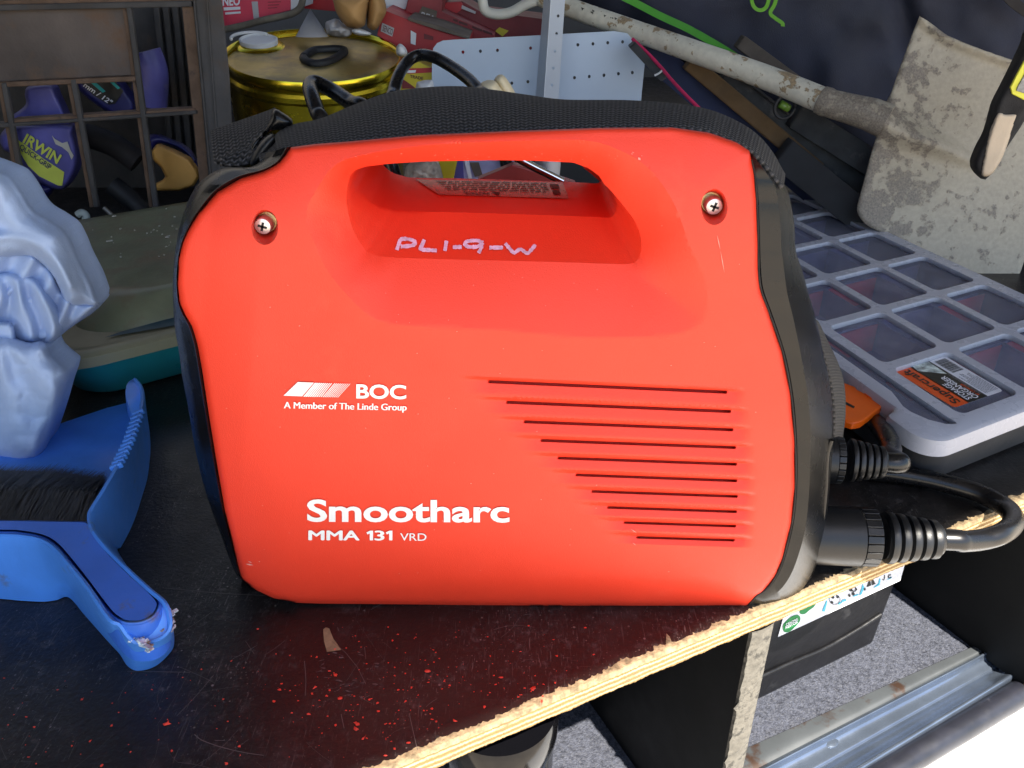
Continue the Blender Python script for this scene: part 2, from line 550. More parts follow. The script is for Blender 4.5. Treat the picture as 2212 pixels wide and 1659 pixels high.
# black film-faced plywood top: scratched, dusty, a little glossy
def board_mat():
    m, nt, b = nodes('scratched_black_film')
    L = nt.links.new
    def bw(x):
        n = nt.nodes.new('ShaderNodeRGBToBW'); L(x, n.inputs[0]); return n.outputs[0]
    def mul(a, c):
        n = nt.nodes.new('ShaderNodeMath'); n.operation = 'MULTIPLY'
        for k, q in enumerate((a, c)):
            if isinstance(q, (int, float)): n.inputs[k].default_value = q
            else: L(q, n.inputs[k])
        return n.outputs[0]
    out = ramp(nt, tex_noise(nt, 9, 6).outputs['Fac'], [(.3, (.0070, .0060, .0058)), (.7, (.0135, .0115, .0108))]).outputs[0]
    gate = bw(ramp(nt, tex_noise(nt, 13, 5).outputs['Fac'], [(.42, .05), (.62, 1.0)]).outputs[0])
    # long and short scratches in many directions
    for k, (sx, sy, rot, lo, hi, amt) in enumerate(((900, 40, .5, .64, .70, .5), (60, 900, .25, .65, .70, .4), (700, 70, -.9, .64, .70, .45), (1000, 30, 1.25, .65, .70, .5), (600, 110, 2.1, .63, .69, .5), (1100, 24, -.25, .66, .70, .6), (700, 90, .95, .64, .70, .45), (500, 140, 2.7, .63, .69, .45))):
        n = tex_noise(nt, 1.0, 4, .6, stretch=((sx, sy, 1), (0, 0, rot)))
        f = mul(mul(bw(ramp(nt, n.outputs['Fac'], [(lo, 0.0), (hi, 1.0)]).outputs[0]), gate), amt)
        out = mixc(nt, f, out, (.20, .18, .17))
    # grit
    for sc, th, col in ((520, .15, (.15, .13, .12)), (260, .09, (.24, .21, .19)), (120, .05, (.30, .27, .24))):
        sp = nt.nodes.new('ShaderNodeTexVoronoi'); sp.inputs['Scale'].default_value = sc
        tc = nt.nodes.new('ShaderNodeTexCoord'); L(tc.outputs['Object'], sp.inputs['Vector'])
        d = bw(ramp(nt, sp.outputs['Distance'], [(th, 1.0), (th + .06, 0.0)]).outputs[0])
        s_ = bw(ramp(nt, sp.outputs['Color'], [(.66, 0.0), (.68, 1.0)]).outputs[0])
        out = mixc(nt, mul(mul(mul(d, s_), gate), .9), out, col)
    # rubbed, greyish patches
    sm = bw(ramp(nt, tex_noise(nt, 24, 9, .72).outputs['Fac'], [(.53, 0.0), (.72, .55)]).outputs[0])
    out = mixc(nt, sm, out, (.050, .043, .041))
    sm2 = bw(ramp(nt, tex_noise(nt, 120, 9, .75).outputs['Fac'], [(.54, 0.0), (.68, .75)]).outputs[0])
    out = mixc(nt, mul(sm2, gate), out, (.11, .10, .096))
    L(out, b.inputs['Base Color'])
    rr = ramp(nt, tex_noise(nt, 60, 8, .7).outputs['Fac'], [(.3, .26), (.7, .50)])
    L(rr.outputs[0], b.inputs['Roughness'])
    bump(nt, b, tex_noise(nt, 350, 5).outputs['Fac'], .0004)
    return m
MAT['board'] = board_mat()

def ply_mat():
    """layers of veneer stacked in height, grain along the edge"""
    m, nt, b = nodes('plywood_layers')
    L = nt.links.new
    tc = nt.nodes.new('ShaderNodeTexCoord'); sep = nt.nodes.new('ShaderNodeSeparateXYZ'); L(tc.outputs['Object'], sep.inputs[0])
    n1 = tex_noise(nt, 60, 4)
    mm = nt.nodes.new('ShaderNodeMath'); mm.operation = 'MULTIPLY_ADD'; mm.inputs[1].default_value = .0022
    L(n1.outputs['Fac'], mm.inputs[0]); L(sep.outputs[2], mm.inputs[2])
    w = nt.nodes.new('ShaderNodeMath'); w.operation = 'MULTIPLY'; w.inputs[1].default_value = 2 * math.pi / .0046; L(mm.outputs[0], w.inputs[0])
    s = nt.nodes.new('ShaderNodeMath'); s.operation = 'SINE'; L(w.outputs[0], s.inputs[0])
    layer = ramp(nt, s.outputs[0], [(.0, (.36, .21, .075)), (.35, (.58, .41, .18)), (.75, (.76, .60, .33))]).outputs[0]
    gr = tex_noise(nt, 1.0, 6, .7, stretch=((60, 60, 900), (0, 0, 0)))
    g = ramp(nt, gr.outputs['Fac'], [(.35, .72), (.65, 1.0)]).outputs[0]
    out = mixc(nt, 1.0, layer, g, 'MULTIPLY')
    d = ramp(nt, tex_noise(nt, 75, 8, .7).outputs['Fac'], [(.54, 0.0), (.66, .75)]).outputs[0]
    f = nt.nodes.new('ShaderNodeRGBToBW'); L(d, f.inputs[0])
    out = mixc(nt, f.outputs[0], out, (.22, .15, .085))
    L(out, b.inputs['Base Color'])
    b.inputs['Roughness'].default_value = .85
    bump(nt, b, gr.outputs['Fac'], .0012)
    return m
MAT['ply'] = ply_mat()
MAT['ply_torn'] = M('torn_veneer', (.30, .22, .125), .9, var=.55, scale=220, bmp=.0015, bscale=300)

def peeling(name, paint, bare, dark, lo, hi, scale, grad=None):
    m, nt, b = nodes(name)
    n = tex_noise(nt, scale, 10, .68)
    n2 = tex_noise(nt, scale * .45, 3)
    ad = nt.nodes.new('ShaderNodeMath'); ad.operation = 'MULTIPLY_ADD'; ad.inputs[1].default_value = .55
    nt.links.new(n.outputs['Fac'], ad.inputs[0])
    hf = nt.nodes.new('ShaderNodeMath'); hf.operation = 'MULTIPLY'; hf.inputs[1].default_value = .45
    nt.links.new(n2.outputs['Fac'], hf.inputs[0]); nt.links.new(hf.outputs[0], ad.inputs[2])
    src = ad.outputs[0]
    if grad:      # more wear towards the socket end
        tc = nt.nodes.new('ShaderNodeTexCoord'); sp_ = nt.nodes.new('ShaderNodeSeparateXYZ'); nt.links.new(tc.outputs['Object'], sp_.inputs[0])
        ga = nt.nodes.new('ShaderNodeMapRange'); ga.inputs[1].default_value = grad[0]; ga.inputs[2].default_value = grad[1]; ga.inputs[3].default_value = grad[2]; ga.inputs[4].default_value = grad[3]
        nt.links.new(sp_.outputs[0], ga.inputs[0])
        g2 = nt.nodes.new('ShaderNodeMath'); g2.operation = 'ADD'; nt.links.new(src, g2.inputs[0]); nt.links.new(ga.outputs[0], g2.inputs[1]); src = g2.outputs[0]
    fac = ramp(nt, src, [(lo, 0.0), (hi, 1.0)]).outputs[0]
    a = ramp(nt, tex_noise(nt, scale * 2, 6).outputs['Fac'], [(.3, tuple(c * .8 for c in paint)), (.7, paint)]).outputs[0]
    c = ramp(nt, tex_noise(nt, scale * 5, 6).outputs['Fac'], [(.35, dark), (.65, bare)]).outputs[0]
    nt.links.new(mixc(nt, fac, a, c), b.inputs['Base Color'])
    b.inputs['Roughness'].default_value = .6
    bump(nt, b, fac, .0003)
    return m
MAT['shaft'] = peeling('peeling_cream_paint', (.70, .66, .54), (.42, .31, .18), (.24, .18, .11), .545, .56, 60)
MAT['blade'] = peeling('worn_blade_paint', (.45, .395, .30), (.28, .24, .19), (.16, .135, .105), .487, .540, 100, (.40, .53, .075, -.075))

# ================================================================== SETTING
edge_a = at_z(847, 1652, 0)
edge_b = at_z(2212, 1079, 0)
ED = (edge_b - edge_a); ED.z = 0; ED.normalize()          # along the plywood edge
EN = Vector((ED.y, -ED.x, 0))                             # out of the vehicle
ZC = -0.26                                                # carpet level

def along(s, o=0.0, z=0.0):
    p = edge_a + ED * s + EN * o
    return Vector((p.x, p.y, z))

g = MB(); g.add([(-60, -60, -.85), (60, -60, -.85), (60, 60, -.85), (-60, 60, -.85)], [(0, 1, 2, 3)])
setp(g.build('ground', MAT['concrete']), kind='structure')

# van shell around the load space (roof, walls, rear) which shades the inside
def wall_box(name, c, s, M4=None):
    b_ = MB(); b_.box(c, *s, M4)
    return setp(b_.build(name, MAT['van_paint']), kind='structure')
rot = Matrix.Rotation(math.atan2(ED.y, ED.x), 3, 'Z')
def vanpos(a, o, z):
    p = edge_a + ED * a + EN * o
    return Vector((p.x, p.y, z))
wall_box('ceiling', vanpos(.5, -.62, .98), (3.2, 1.36, .03), rot)
wall_box('back_wall', vanpos(.5, -1.75, .3), (3.2, .03, 1.5), rot)
wall_box('side_wall', vanpos(-1.1, -.86, .3), (.03, 1.8, 1.5), rot)
wall_box('side_wall', vanpos(2.1, -.86, .3), (.03, 1.8, 1.5), rot)
wall_box('floor', vanpos(.5, -.84, ZC - .06), (3.2, 1.8, .03), rot)

# carpet, sill, seal, bumper: a profile swept along the vehicle's edge
def strip(pairs):
    rows = []
    for (p, q) in pairs:
        d = (q - p)
        rows.append([p - d * 1.6, p - d * .5, p, p.lerp(q, .5), q, q + d * .6])
    return rows
def L2(a, b, z): return (at_z(*a, z), at_z(*b, z))
c_edge = L2((1597, 1632), (2106, 1405), ZC)
rows = strip([c_edge])
inner = [p - EN * 1.3 for p in rows[0]]
NC = 60
cv, cf = loft([[Vector(p).lerp(Vector(q), k / NC) for p, q in zip(rows[0], inner)] for k in range(NC + 1)])
setp(mesh('carpet', cv, cf, MAT['carpet'], None, False), kind='structure')

def profile(name, items, mat):
    rows = strip([L2(a, b, z) for a, b, z in items])
    v, f = loft(rows)
    f = [q[::-1] for q in f]
    o = mesh(name, v, f, mat)
    sb = o.modifiers.new('sub', 'SUBSURF'); sb.levels = 2; sb.render_levels = 3
    return o
sill = thing('door_sill', 'blue grey painted steel door sill with two raised ribs and rust spots', 'door sill', along(.5, .1, ZC))
profile('worn_strip', [((1560, 1640), (2095, 1400), ZC + .003), ((1612, 1638), (2106, 1407), ZC + .004), ((1632, 1646), (2109, 1412), ZC + .004), ((1655, 1650), (2112, 1415), ZC + .002)], MAT['sill_pale']).parent = sill
profile('ribbed_plate', [((1655, 1650), (2112, 1415), ZC + .002), ((1664, 1650), (2114, 1416), ZC + .006), ((1676, 1650), (2118, 1419), ZC + .007), ((1694, 1650), (2124, 1424), ZC - .001),
                         ((1740, 1652), (2138, 1434), ZC - .003), ((1775, 1652), (2148, 1442), ZC - .003), ((1782, 1652), (2150, 1444), ZC - .006), ((1800, 1652), (2155, 1448), ZC - .003), ((1842, 1650), (2166, 1457), ZC - .001),
                         ((1862, 1650), (2172, 1463), ZC + .005), ((1885, 1650), (2179, 1469), ZC + .004), ((1905, 1654), (2188, 1477), ZC - .010), ((1912, 1656), (2190, 1479), ZC - .03)], MAT['sill']).parent = sill
for ch in sill.children:
    ch.matrix_parent_inverse = Matrix.Translation(-sill.location)
scr = MB()
sc_c = at_z(1745 + 45, 1598, ZC - .002)
v, f = tube_geo([sc_c + Vector((0, 0, -.004)), sc_c + Vector((0, 0, .0005)), sc_c + Vector((0, 0, .002))], [.008, .008, .005], 16)
mesh('screw_head', v, f, MAT['sill'], sill, angle=40)

seal_l = L2((1920, 1665), (2212, 1492), ZC - .008)
d_ = seal_l[1] - seal_l[0]
o = tube('door_seal', [seal_l[0] - d_ * .8, seal_l[0], seal_l[0].lerp(seal_l[1], .5), seal_l[1], seal_l[1] + d_ * .8], .0115, MAT['seal'], n=40, seg=18)
setp(o, 'black rubber door seal tube lying between steel sill and white bumper', 'door seal')
bl = L2((1950, 1665), (2212, 1500), ZC - .02)
rr = strip([bl])[0]
bv, bf = loft([rr, [p + EN * .05 + Vector((0, 0, .002)) for p in rr], [p + EN * .16 + Vector((0, 0, -.006)) for p in rr], [p + EN * .20 + Vector((0, 0, -.05)) for p in rr], [p + EN * .20 + Vector((0, 0, -.25)) for p in rr]])
o = mesh('bumper', bv, [q[::-1] for q in bf], MAT['bumper'], angle=50)
setp(o, 'glossy white vehicle bumper below the steel sill, bright in the sun', 'bumper')

# raised tailgate above the opening: shades the load space
tg = MB()
tp = [vanpos(a, o_, z) for a in (-1.1, 2.1) for (o_, z) in ((.07, .985), (.66, 1.10))]
tg.add([tp[0], tp[1], tp[3], tp[2]], [(0, 1, 2, 3)])
o = tg.build('tailgate', MAT['van_paint'])
so = o.modifiers.new('s', 'SOLIDIFY'); so.thickness = .03
setp(o, 'raised tailgate held open above the load space', 'tailgate')

# ------------------------------------------------------------------ plywood deck
PT = .0155
deck = thing('plywood_deck', 'black film faced plywood deck with splintered pale edge under the red welder', 'deck', along(.4, -.1, -PT))
def jag(s, k=0): return 0.0016 * math.sin(s * 310 + k) + .0012 * math.sin(s * 837 + 1.3 + k) + .0008 * math.sin(s * 1913)
S = np.linspace(-.7, 1.6, 2600)
def rough1(seed, s, sc):
    g_ = np.random.RandomState(seed).rand(20000)
    x = (s + 1) * sc; i = int(x); f = x - i
    return g_[i] * (1 - f) + g_[i + 1] * f
def tear(s):
    b = .2 + .8 * rough1(1, s, 14)
    return .0012 + .0052 * b * (rough1(2, s, 60) ** 2.0) + .0032 * b * rough1(3, s, 300) ** 2 + .0022 * rough1(4, s, 900) ** 3
front_top = [along(s, -.001, 0) for s in S]
back_top = [along(s, -1.75, 0) for s in S]
tv, tf = loft([front_top, back_top])
mesh('deck_top', tv, tf, MAT['board'], deck, False)
e0 = [along(s, -tear(s), .0003) for s in S]
e1 = [along(s, .0002 - abs(jag(s)) * .25, .00015) for s in S]
e2 = [along(s, .0012 + .0005 * rnd.random(), -.0022) for s in S]
v, f = loft([e0, e1, e2])
mesh('torn_veneer', v, [q[::-1] for q in f], MAT['ply_torn'], deck, False)
e3 = [along(s, .001 + .0004 * rnd.random(), -.006) for s in S]
e4 = [along(s, .0005 + .0004 * rnd.random(), -.011) for s in S]
e5 = [along(s, -.0004 * rnd.random(), -PT - .0012 * rough1(5, s, 120) ** 2) for s in S]
e6 = [along(s, -1.7, -PT) for s in S]
v, f = loft([e2, e3, e4, e5])
mesh('layered_edge', v, [q[::-1] for q in f], MAT['ply'], deck, False)
v, f = loft([e5, e6])
mesh('underside', v, [q[::-1] for q in f], MAT['film'], deck, False)
# torn splinters standing proud on the film
sp = MB()
for (px, py, w, h) in ((1446, 1392, 8, 24),):
    b0, b1, t0 = at_z(px - w, py + 6, .0004), at_z(px + w, py + 4, .0004), at_z(px - w * .8, py - h, .0012)
    t1 = at_z(px + w * .1, py - h * .7, .0012)
    sp.add([b0, b1, t1, t0], [(0, 1, 2, 3)])
sp.build('splinter', MAT['ply_torn'], deck)
# tan scuffed-through patch and worn ring on the film
pt = [at_z(354 + x / 2.011 / 1.1302, 1238.7 + y / 2.011 / 1.1302, .0003) for x, y in ((782, 275), (795, 265), (812, 270), (832, 320), (862, 362), (870, 375), (830, 382), (800, 385), (786, 330))]
MAT['patch'] = M('bare_wood_patch', (.27, .20, .105), .85, var=.35, scale=150)
mesh('bare_patch', pt, [tuple(range(len(pt)))[::-1]], MAT['patch'], deck, False)

stn = MB()
MAT['stain'] = M('grey_rubbed_stain', (.11, .098, .096), .6, var=.5, scale=90, dirt=(.035, .031, .03), dirt_at=(.45, .6), dscale=160)
def zt(x, y): return (354 + x / 2.273, 1238.8 + y / 2.273)
for k in range(70):
    a = rnd.uniform(0, 2 * math.pi); rr_ = rnd.gauss(1, .14)
    x, y = 905 + 135 * rr_ * math.cos(a), 470 + 78 * rr_ * math.sin(a)
    if k > 45: x, y = rnd.gauss(850, 90), rnd.gauss(560, 18)
    w, h = rnd.uniform(4, 20), rnd.uniform(2, 6)
    ph = rnd.uniform(0, 6)
    stn.add([at_z(*zt(x + w * math.cos(q + ph) * rnd.uniform(.5, 1.2), y + h * math.sin(q) * rnd.uniform(.5, 1.2)), .00012 + .0000025 * k) for q in (0, .9, 1.8, 2.7, 3.6, 4.5, 5.4)], [tuple(range(7))[::-1]])
setp(stn.build('ring_stain', MAT['stain'], deck), kind='stuff')
scr_ = MB()
for pts in ([(-10, 70), (120, 82), (300, 98), (500, 108)], [(150, 790), (190, 820), (290, 855), (400, 880), (490, 893)], [(250, 820), (300, 820)], [(985, 360), (992, 420)], [(1205, 690), (1225, 780), (1245, 865)], [(690, 430), (697, 520), (694, 600)], [(-180, 480), (0, 483), (130, 485)], [(870, 690), (885, 760)]):
    q = cr([at_z(*zt(*p), .0003) for p in pts], 24)
    w = Vector((.00012, .00016, 0))
    v, f = loft([[Vector(p) - w for p in q], [Vector(p) + w for p in q]])
    scr_.add(v, [t[::-1] for t in f])
for k in range(260):
    px, py = rnd.uniform(-50, 1900), rnd.uniform(900, 1670)
    p = at_z(px, py, .0003)
    if (p - edge_a).dot(EN) > -.014: continue
    a = rnd.choice((.4, .5, 1.2, -.3, 2.2, .9)) + rnd.gauss(0, .25); L_ = abs(rnd.gauss(0, .016)) + .003; c_ = rnd.gauss(0, .25)
    q = [p + Vector((math.cos(a + c_ * t) * L_ * t, math.sin(a + c_ * t) * L_ * t, 0)) for t in (0, .33, .66, 1)]
    if any((x_ - edge_a).dot(EN) > -.012 for x_ in q): continue
    ww = rnd.choice((.00004, .00006, .00009, .00013))
    w = Vector((-math.sin(a) * ww, math.cos(a) * ww, 0))
    v, f = loft([[x_ - w for x_ in q], [x_ + w for x_ in q]])
    scr_.add(v, [t[::-1] for t in f])
MAT['scr'] = plain('pale_scratch', (.11, .10, .095), .6)
setp(scr_.build('scratch', MAT['scr'], deck), kind='stuff')

# ================================================================== WELDER
WD = 0.122      # body depth
MID = WD / 2
OUT_PTS = [(628, 318), (680, 311), (760, 305), (900, 292), (1100, 283), (1300, 276), (1450, 275), (1530, 286), (1590, 307), (1622, 328), (1630, 380), (1634, 430), (1637, 520), (1638, 580), (1643, 625), (1660, 672), (1690, 760), (1708, 850), (1717, 950), (1718, 1050), (1710, 1130), (1690, 1210), (1676, 1243), (1650, 1278), (1612, 1312), (1500, 1312), (1400, 1311), (1200, 1309), (1000, 1307), (820, 1305), (690, 1304), (640, 1302), (590, 1292), (548, 1272), (522, 1250), (510, 1205), (487, 1110), (470, 1010), (452, 900), (437, 800), (427, 745), (415, 705), (400, 680), (388, 655), (383, 610), (386, 560), (396, 520), (412, 488), (430, 460), (470, 415), (520, 385), (570, 370), (600, 354), (616, 337)]
OUT = lin(OUT_PTS, 420, True)
OF = [((757, 378), (764, 380)), ((750, 405), (764, 392)), ((748, 433), (770, 407)), ((753, 465), (784, 422)), ((762, 496), (800, 437)), ((775, 520), (817, 447)), ((791, 543), (850, 456)),
      ((815, 553), (880, 457.5)), ((860, 557), (952, 458)), ((1000, 561), (1062, 461)), ((1200, 566), (1200, 465.5)), ((1320, 570), (1290, 469)), ((1352, 571), (1308, 470.5)), ((1370, 568), (1318, 469.5)), ((1380, 558), (1325, 466)),
      ((1385, 540), (1331, 456)), ((1385, 520), (1333, 446)), ((1381, 500), (1333, 437)), ((1370, 475), (1330, 428)), ((1346, 443), (1324, 417)), ((1325, 418), (1316, 407)), ((1304, 395), (1302, 397)),
      ((1293, 379), None), ((1271, 363), None), ((1238, 351), None), ((1150, 347), None), ((1060, 346), None), ((914, 349), None), ((838, 354), None), ((790, 360), None), ((766, 368), None)]
HOLE = lin([a for a, b in OF], 200, True)
SCOOP = cr([(690, 400), (664, 450), (668, 496), (682, 532), (705, 581), (746, 633), (802, 684), (877, 703), (1060, 712), (1250, 728), (1435, 724), (1502, 706), (1525, 675), (1528, 630), (1519, 590), (1491, 533), (1454, 436), (1398, 361), (1323, 318), (1249, 303), (1060, 306), (900, 316), (770, 338), (720, 360)], 200, True)
def z4(x, y): return (973.3 + x / 2.631, 752.1 + y / 2.631)
VENTS = [((215, 190), (1570, 250)), ((318, 307), (1592, 360)), ((418, 418), (1605, 464)), ((513, 524), (1620, 565)), ((610, 624), (1625, 660)), ((712, 720), (1627, 754)), ((803, 814), (1630, 843)), ((892, 905), (1625, 930)), ((985, 991), (1620, 1012)), ((1057, 1075), (1612, 1092))]
VENTS = [(z4(*a), z4(*b)) for a, b in VENTS]
SCREWS = [((572, 491), (29, 38), (576, 479)), ((1543, 447), (29, 39), (1536, 437))]

def sstep(x): 
    x = np.clip(x, 0, 1); return x * x * (3 - 2 * x)

def face_y(P):
    P = np.asarray(P, float)
    d = pdist(P, OUT)
    y = np.zeros(len(P)) - .0100
    t = np.clip(1 - d / 14, 0, 1)
    y += .0035 * (1 - np.sqrt(np.clip(1 - t * t, 0, 1)))
    t2 = np.clip(1 - d / 150, 0, 1)
    y += .0035 * t2 ** 2
    y += .004 * ((P[:, 0] - 1060) / 620) ** 2
    y += .010 * np.clip((560 - P[:, 1]) / 270, 0, 1) ** 1.6
    # lower chamfer
    edge = np.where(P[:, 0] > 1560, 1252 + (P[:, 0] - 1560) * .35, 1252)
    edge = np.where(P[:, 0] < 960, 1252 + (960 - P[:, 0]) * .12, edge)
    y += .0032 * np.clip((P[:, 1] - edge) / 55, 0, 1)
    # left shoulder facet
    q = P[:, 0] - (560 + np.clip((P[:, 1] - 560) / 500, -.2, 1) * -40)
    y += .0022 * np.clip(-q / 110, 0, 1) * np.clip((1200 - P[:, 1]) / 300, 0, 1)
    # dished area round the handle
    ins = inside(P, SCOOP)
    s = np.where(ins, pdist(P, SCOOP), 0)
    h = pdist(P, HOLE)
    r = s / (s + h + 1e-6)
    y += .0165 * (.8 * r + .2 * r * r)
    # ventilation louvres
    for k, ((x0, y0), (x1, y1)) in enumerate(VENTS):
        px, py = P[:, 0], P[:, 1]
        yl = y0 + (y1 - y0) * (px - x0) / (x1 - x0)
        v = py - yl
        pitch = 43 - k * 1.35
        fx = sstep((px - (x0 - 75)) / 85) * sstep(((x1 + 44) - px) / 34)
        top = -10
        bot = pitch - 16
        ramp_ = np.where(v < top, 0, np.where(v < top + 7, (v - top) / 7, np.clip(1 - (v - (top + 7)) / (bot - top - 7), 0, 1)))
        y += .0028 * ramp_ * fx
        sw = 3.5 - .11 * k
        slot = np.clip((sw - np.abs(v)) / 1.6, 0, 1) * np.clip((px - x0) / 3, 0, 1) * np.clip((x1 - px) / 3, 0, 1)
        y += .0055 * slot
    return y

def circ_hole(c, r, n=48): return circle(c[0], c[1], r[0], r[1], n)
holes = [HOLE] + [np.array(circ_hole(c, r)) for c, r, s in SCREWS]
P = inset_pts(OUT, 9, 4)
vx0, vx1, vy0, vy1 = 1000, 1640, 800, 1215
inv = (P[:, 0] > vx0) & (P[:, 0] < vx1) & (P[:, 1] > vy0) & (P[:, 1] < vy1)
P = P[~inv]
# fine rows that follow each louvre
fine = []
for k, ((x0, y0), (x1, y1)) in enumerate(VENTS):
    pitch = 43 - k * 1.35
    xs = np.r_[np.arange(x0 - 80, x0 - 4, 7), [x0 - 1, x0 + 1, x0 + 4], np.arange(x0 + 12, x1 - 8, 12), [x1 - 4, x1 - 1, x1 + 1], np.arange(x1 + 5, x1 + 50, 6)]
    sw = 3.5 - .11 * k
    for v in (-13, -10.2, -9, -7, -5.2, -sw - .2, -sw + 1.7, 0, sw - 1.7, sw + .2, 7, 11, 16, 21, pitch - 16.5, pitch - 14):
        yl = y0 + (y1 - y0) * (xs - x0) / (x1 - x0) + v
        fine.append(np.stack([xs, yl], 1))
fine = np.vstack(fine)
X, Y = np.meshgrid(np.arange(vx0, vx1, 9), np.arange(vy0, vy1, 9))
rest = np.stack([X.ravel(), Y.ravel()], 1).astype(float)
bins = set((int(a // 6), int(b // 6)) for a, b in fine)
rest = np.array([q for q in rest if not any((int(q[0] // 6) + i, int(q[1] // 6) + j) in bins for i in (-1, 0, 1) for j in (-1, 0, 1))]).reshape(-1, 2)
extra = [cr(SCOOP, 260, True)]
tg0 = np.roll(OUT, -1, 0) - np.roll(OUT, 1, 0)
nr0 = np.stack([-tg0[:, 1], tg0[:, 0]], 1) / np.linalg.norm(tg0, axis=1)[:, None]
if not inside((OUT + nr0 * 3), OUT)[:50].mean() > .5: nr0 = -nr0
for k_ in (3.6, 7.5, 12, 17): extra.append(OUT + nr0 * k_)
P = P[pdist(P, OUT) > 21]
P = np.vstack([P, fine, rest] + extra)
ok = inside(P, OUT) & (pdist(P, OUT) > 3.2)
for h in holes: ok &= ~inside(P, h) & (pdist(P, h) > 3.5)
P = P[ok]
for sgn in (6, 14):      # rings that follow the rim
    pass
V, F = triangulate([tuple(p) for p in OUT], [[tuple(p) for p in h] for h in holes], P)
Yv = face_y(V)
A = at_y_np(V, Yv)
nV = len(V)
d_out = pdist(V, OUT)
B = A.copy(); B[:, 1] = WD - A[:, 1]
B[:, 2] *= 1 - .085 * np.clip((A[:, 2] - .12) / .15, 0, 1)
Vent_F = F

welder = thing('arc_welder', 'red portable arc welder with black end frames and carry strap, on the black deck', 'welder', (0, MID, 0))
body_v = [tuple(p) for p in A] + [tuple(p) for p in B]
body_f = [tuple(q[::-1]) for q in F] + [tuple(q + nV) for q in F]
# the rim between the two half shells
key = {}
for i, p in enumerate(V): key[(round(p[0], 2), round(p[1], 2))] = i
def near_idx(p):
    k = key.get((round(p[0], 2), round(p[1], 2)))
    if k is None: k = int(np.argmin(((V - np.array(p)) ** 2).sum(1)))
    return k
ob = [near_idx(p) for p in OUT]
n0 = len(ob)
for i in range(n0):
    a, b = ob[i], ob[(i + 1) % n0]
    body_f.append((a, b, b + nV, a + nV))
# through-hole of the handle
hb = [near_idx(p) for p in HOLE]
wO = A[hb]
# matching inner loop
srcO = np.array([a for a, b in OF], float)
cl = np.vstack([srcO, srcO[:1]])
cum = np.r_[0, np.cumsum(np.linalg.norm(np.diff(cl, axis=0), axis=1))]
YF = .034
inner_w = []
for a, b in OF:
    if b is None:
        p = at_y(a[0], a[1], float(face_y([a])[0]))
        inner_w.append((p.x, YF, p.z + .0015))
    else:
        inner_w.append(tuple(at_y(b[0], b[1], YF)))
inner_w = np.array(inner_w); inner_c = np.vstack([inner_w, inner_w[:1]])
par = np.linspace(0, cum[-1], len(HOLE), endpoint=False)
wF = np.stack([np.interp(par, cum, inner_c[:, k]) for k in range(3)], 1)
rows = [wO]
for t in (.04, .12, .3, .55, .8, .94):
    q = wO * (1 - t) + wF * t
    rows.append(q)
rows.append(wF)
wB = wF.copy(); wB[:, 1] = .098
for t in (.04, .3, .7, .96): rows.append(wF * (1 - t) + wB * t)
rows.append(wB)
wO2 = B[hb]
rows.append(wO2)
tv, tf = loft(rows, True)
base = len(body_v)
body_v += [tuple(p) for p in tv]
body_f += [tuple(i + base for i in q) for q in tf]
# screw wells
screw_pos = []
for (c, r, s), h in zip(SCREWS, holes[1:]):
    ring0 = A[[near_idx(p) for p in h]]
    yb = float(face_y([c])[0]) + .014
    ring1 = np.array([tuple(at_y(x, y, yb)) for x, y in circle(s[0], s[1], 21, 21, len(h))])
    cc = np.array(tuple(at_y(s[0], s[1], yb)))
    v, f = loft([ring0, ring0 * .92 + ring1 * .08, ring1, ring1 * .4 + cc * .6], True)
    f.append(tuple(range(3 * len(h), 4 * len(h))))
    base = len(body_v)
    body_v += [tuple(p) for p in v]; body_f += [tuple(i + base for i in q) for q in f]
    screw_pos.append(Vector(cc))
body = mesh('red_shell', body_v, body_f, MAT['red'], welder, angle=27)
from mathutils.bvhtree import BVHTree
BVH = BVHTree.FromPolygons([Vector(p) for p in body_v], [tuple(int(i) for i in q) for q in body_f])
def on_body(px, py, off=.0004):
    o_ = Vector((0, -CAMD, CAMH)); d = Vector(ray(px, py)).normalized()
    h, n, i, dist = BVH.ray_cast(o_, d)
    return h - d * off

for cpos in screw_pos:
    v, f = tube_geo([cpos + Vector((0, 0, 0)), cpos + Vector((0, -.0012, 0))], [.0054, .0052], 24)
    w_ = mesh('washer', v, f, MAT['gold_ring'], welder, angle=40)
    rws = [(.0041, -.0012), (.0041, -.0058), (.0036, -.0070), (.0020, -.0075)]
    v, f = tube_geo([cpos + Vector((0, y, 0)) for r_, y in rws], [r_ for r_, y in rws], 24)
    sc_ = mesh('screw', v, f, MAT['screw'], welder, angle=50)
    cross = MB()
    for a in (.3, .3 + math.pi / 2):
        cross.box(cpos + Vector((0, -.0074, 0)), .0042, .0006, .0011, Matrix.Rotation(a, 3, 'Y'))
    cross.build('cross_recess', MAT['dark'], sc_)

# printed lettering on the face, following its curve
def face_text(s, bl, br, cap_bl, mat=MAT['white_print'], bold=0.0, name='lettering', over=((0, 0),)):
    v, f = text_geo(s, bold)
    up = np.array([cap_bl[0] - bl[0], cap_bl[1] - bl[1]])
    ax = np.array([br[0] - bl[0], br[1] - bl[1]])
    P = np.array(bl)[None, :] + v[:, :1] * ax[None, :] + v[:, 1:] * up[None, :]
    g_ = MB()
    for k, (ox, oy) in enumerate(over):
        Q = P + np.array([[ox, oy]])
        W = at_y_np(Q, face_y(Q) - .0006 - .00002 * k)
        g_.add([Vector(p) for p in W], f)
    return g_.build(name, mat, welder)
def z3(x, y): return (354 + x / 2.678, 752 + y / 2.678)
face_text('BOC', z3(1113, 288), z3(1402, 293), z3(1113, 209), bold=.028)
face_text('A Member of The Linde Group', z3(695, 348), z3(1403, 361), z3(696, 311), over=((0, 0), (-.6, 0), (.6, 0)))
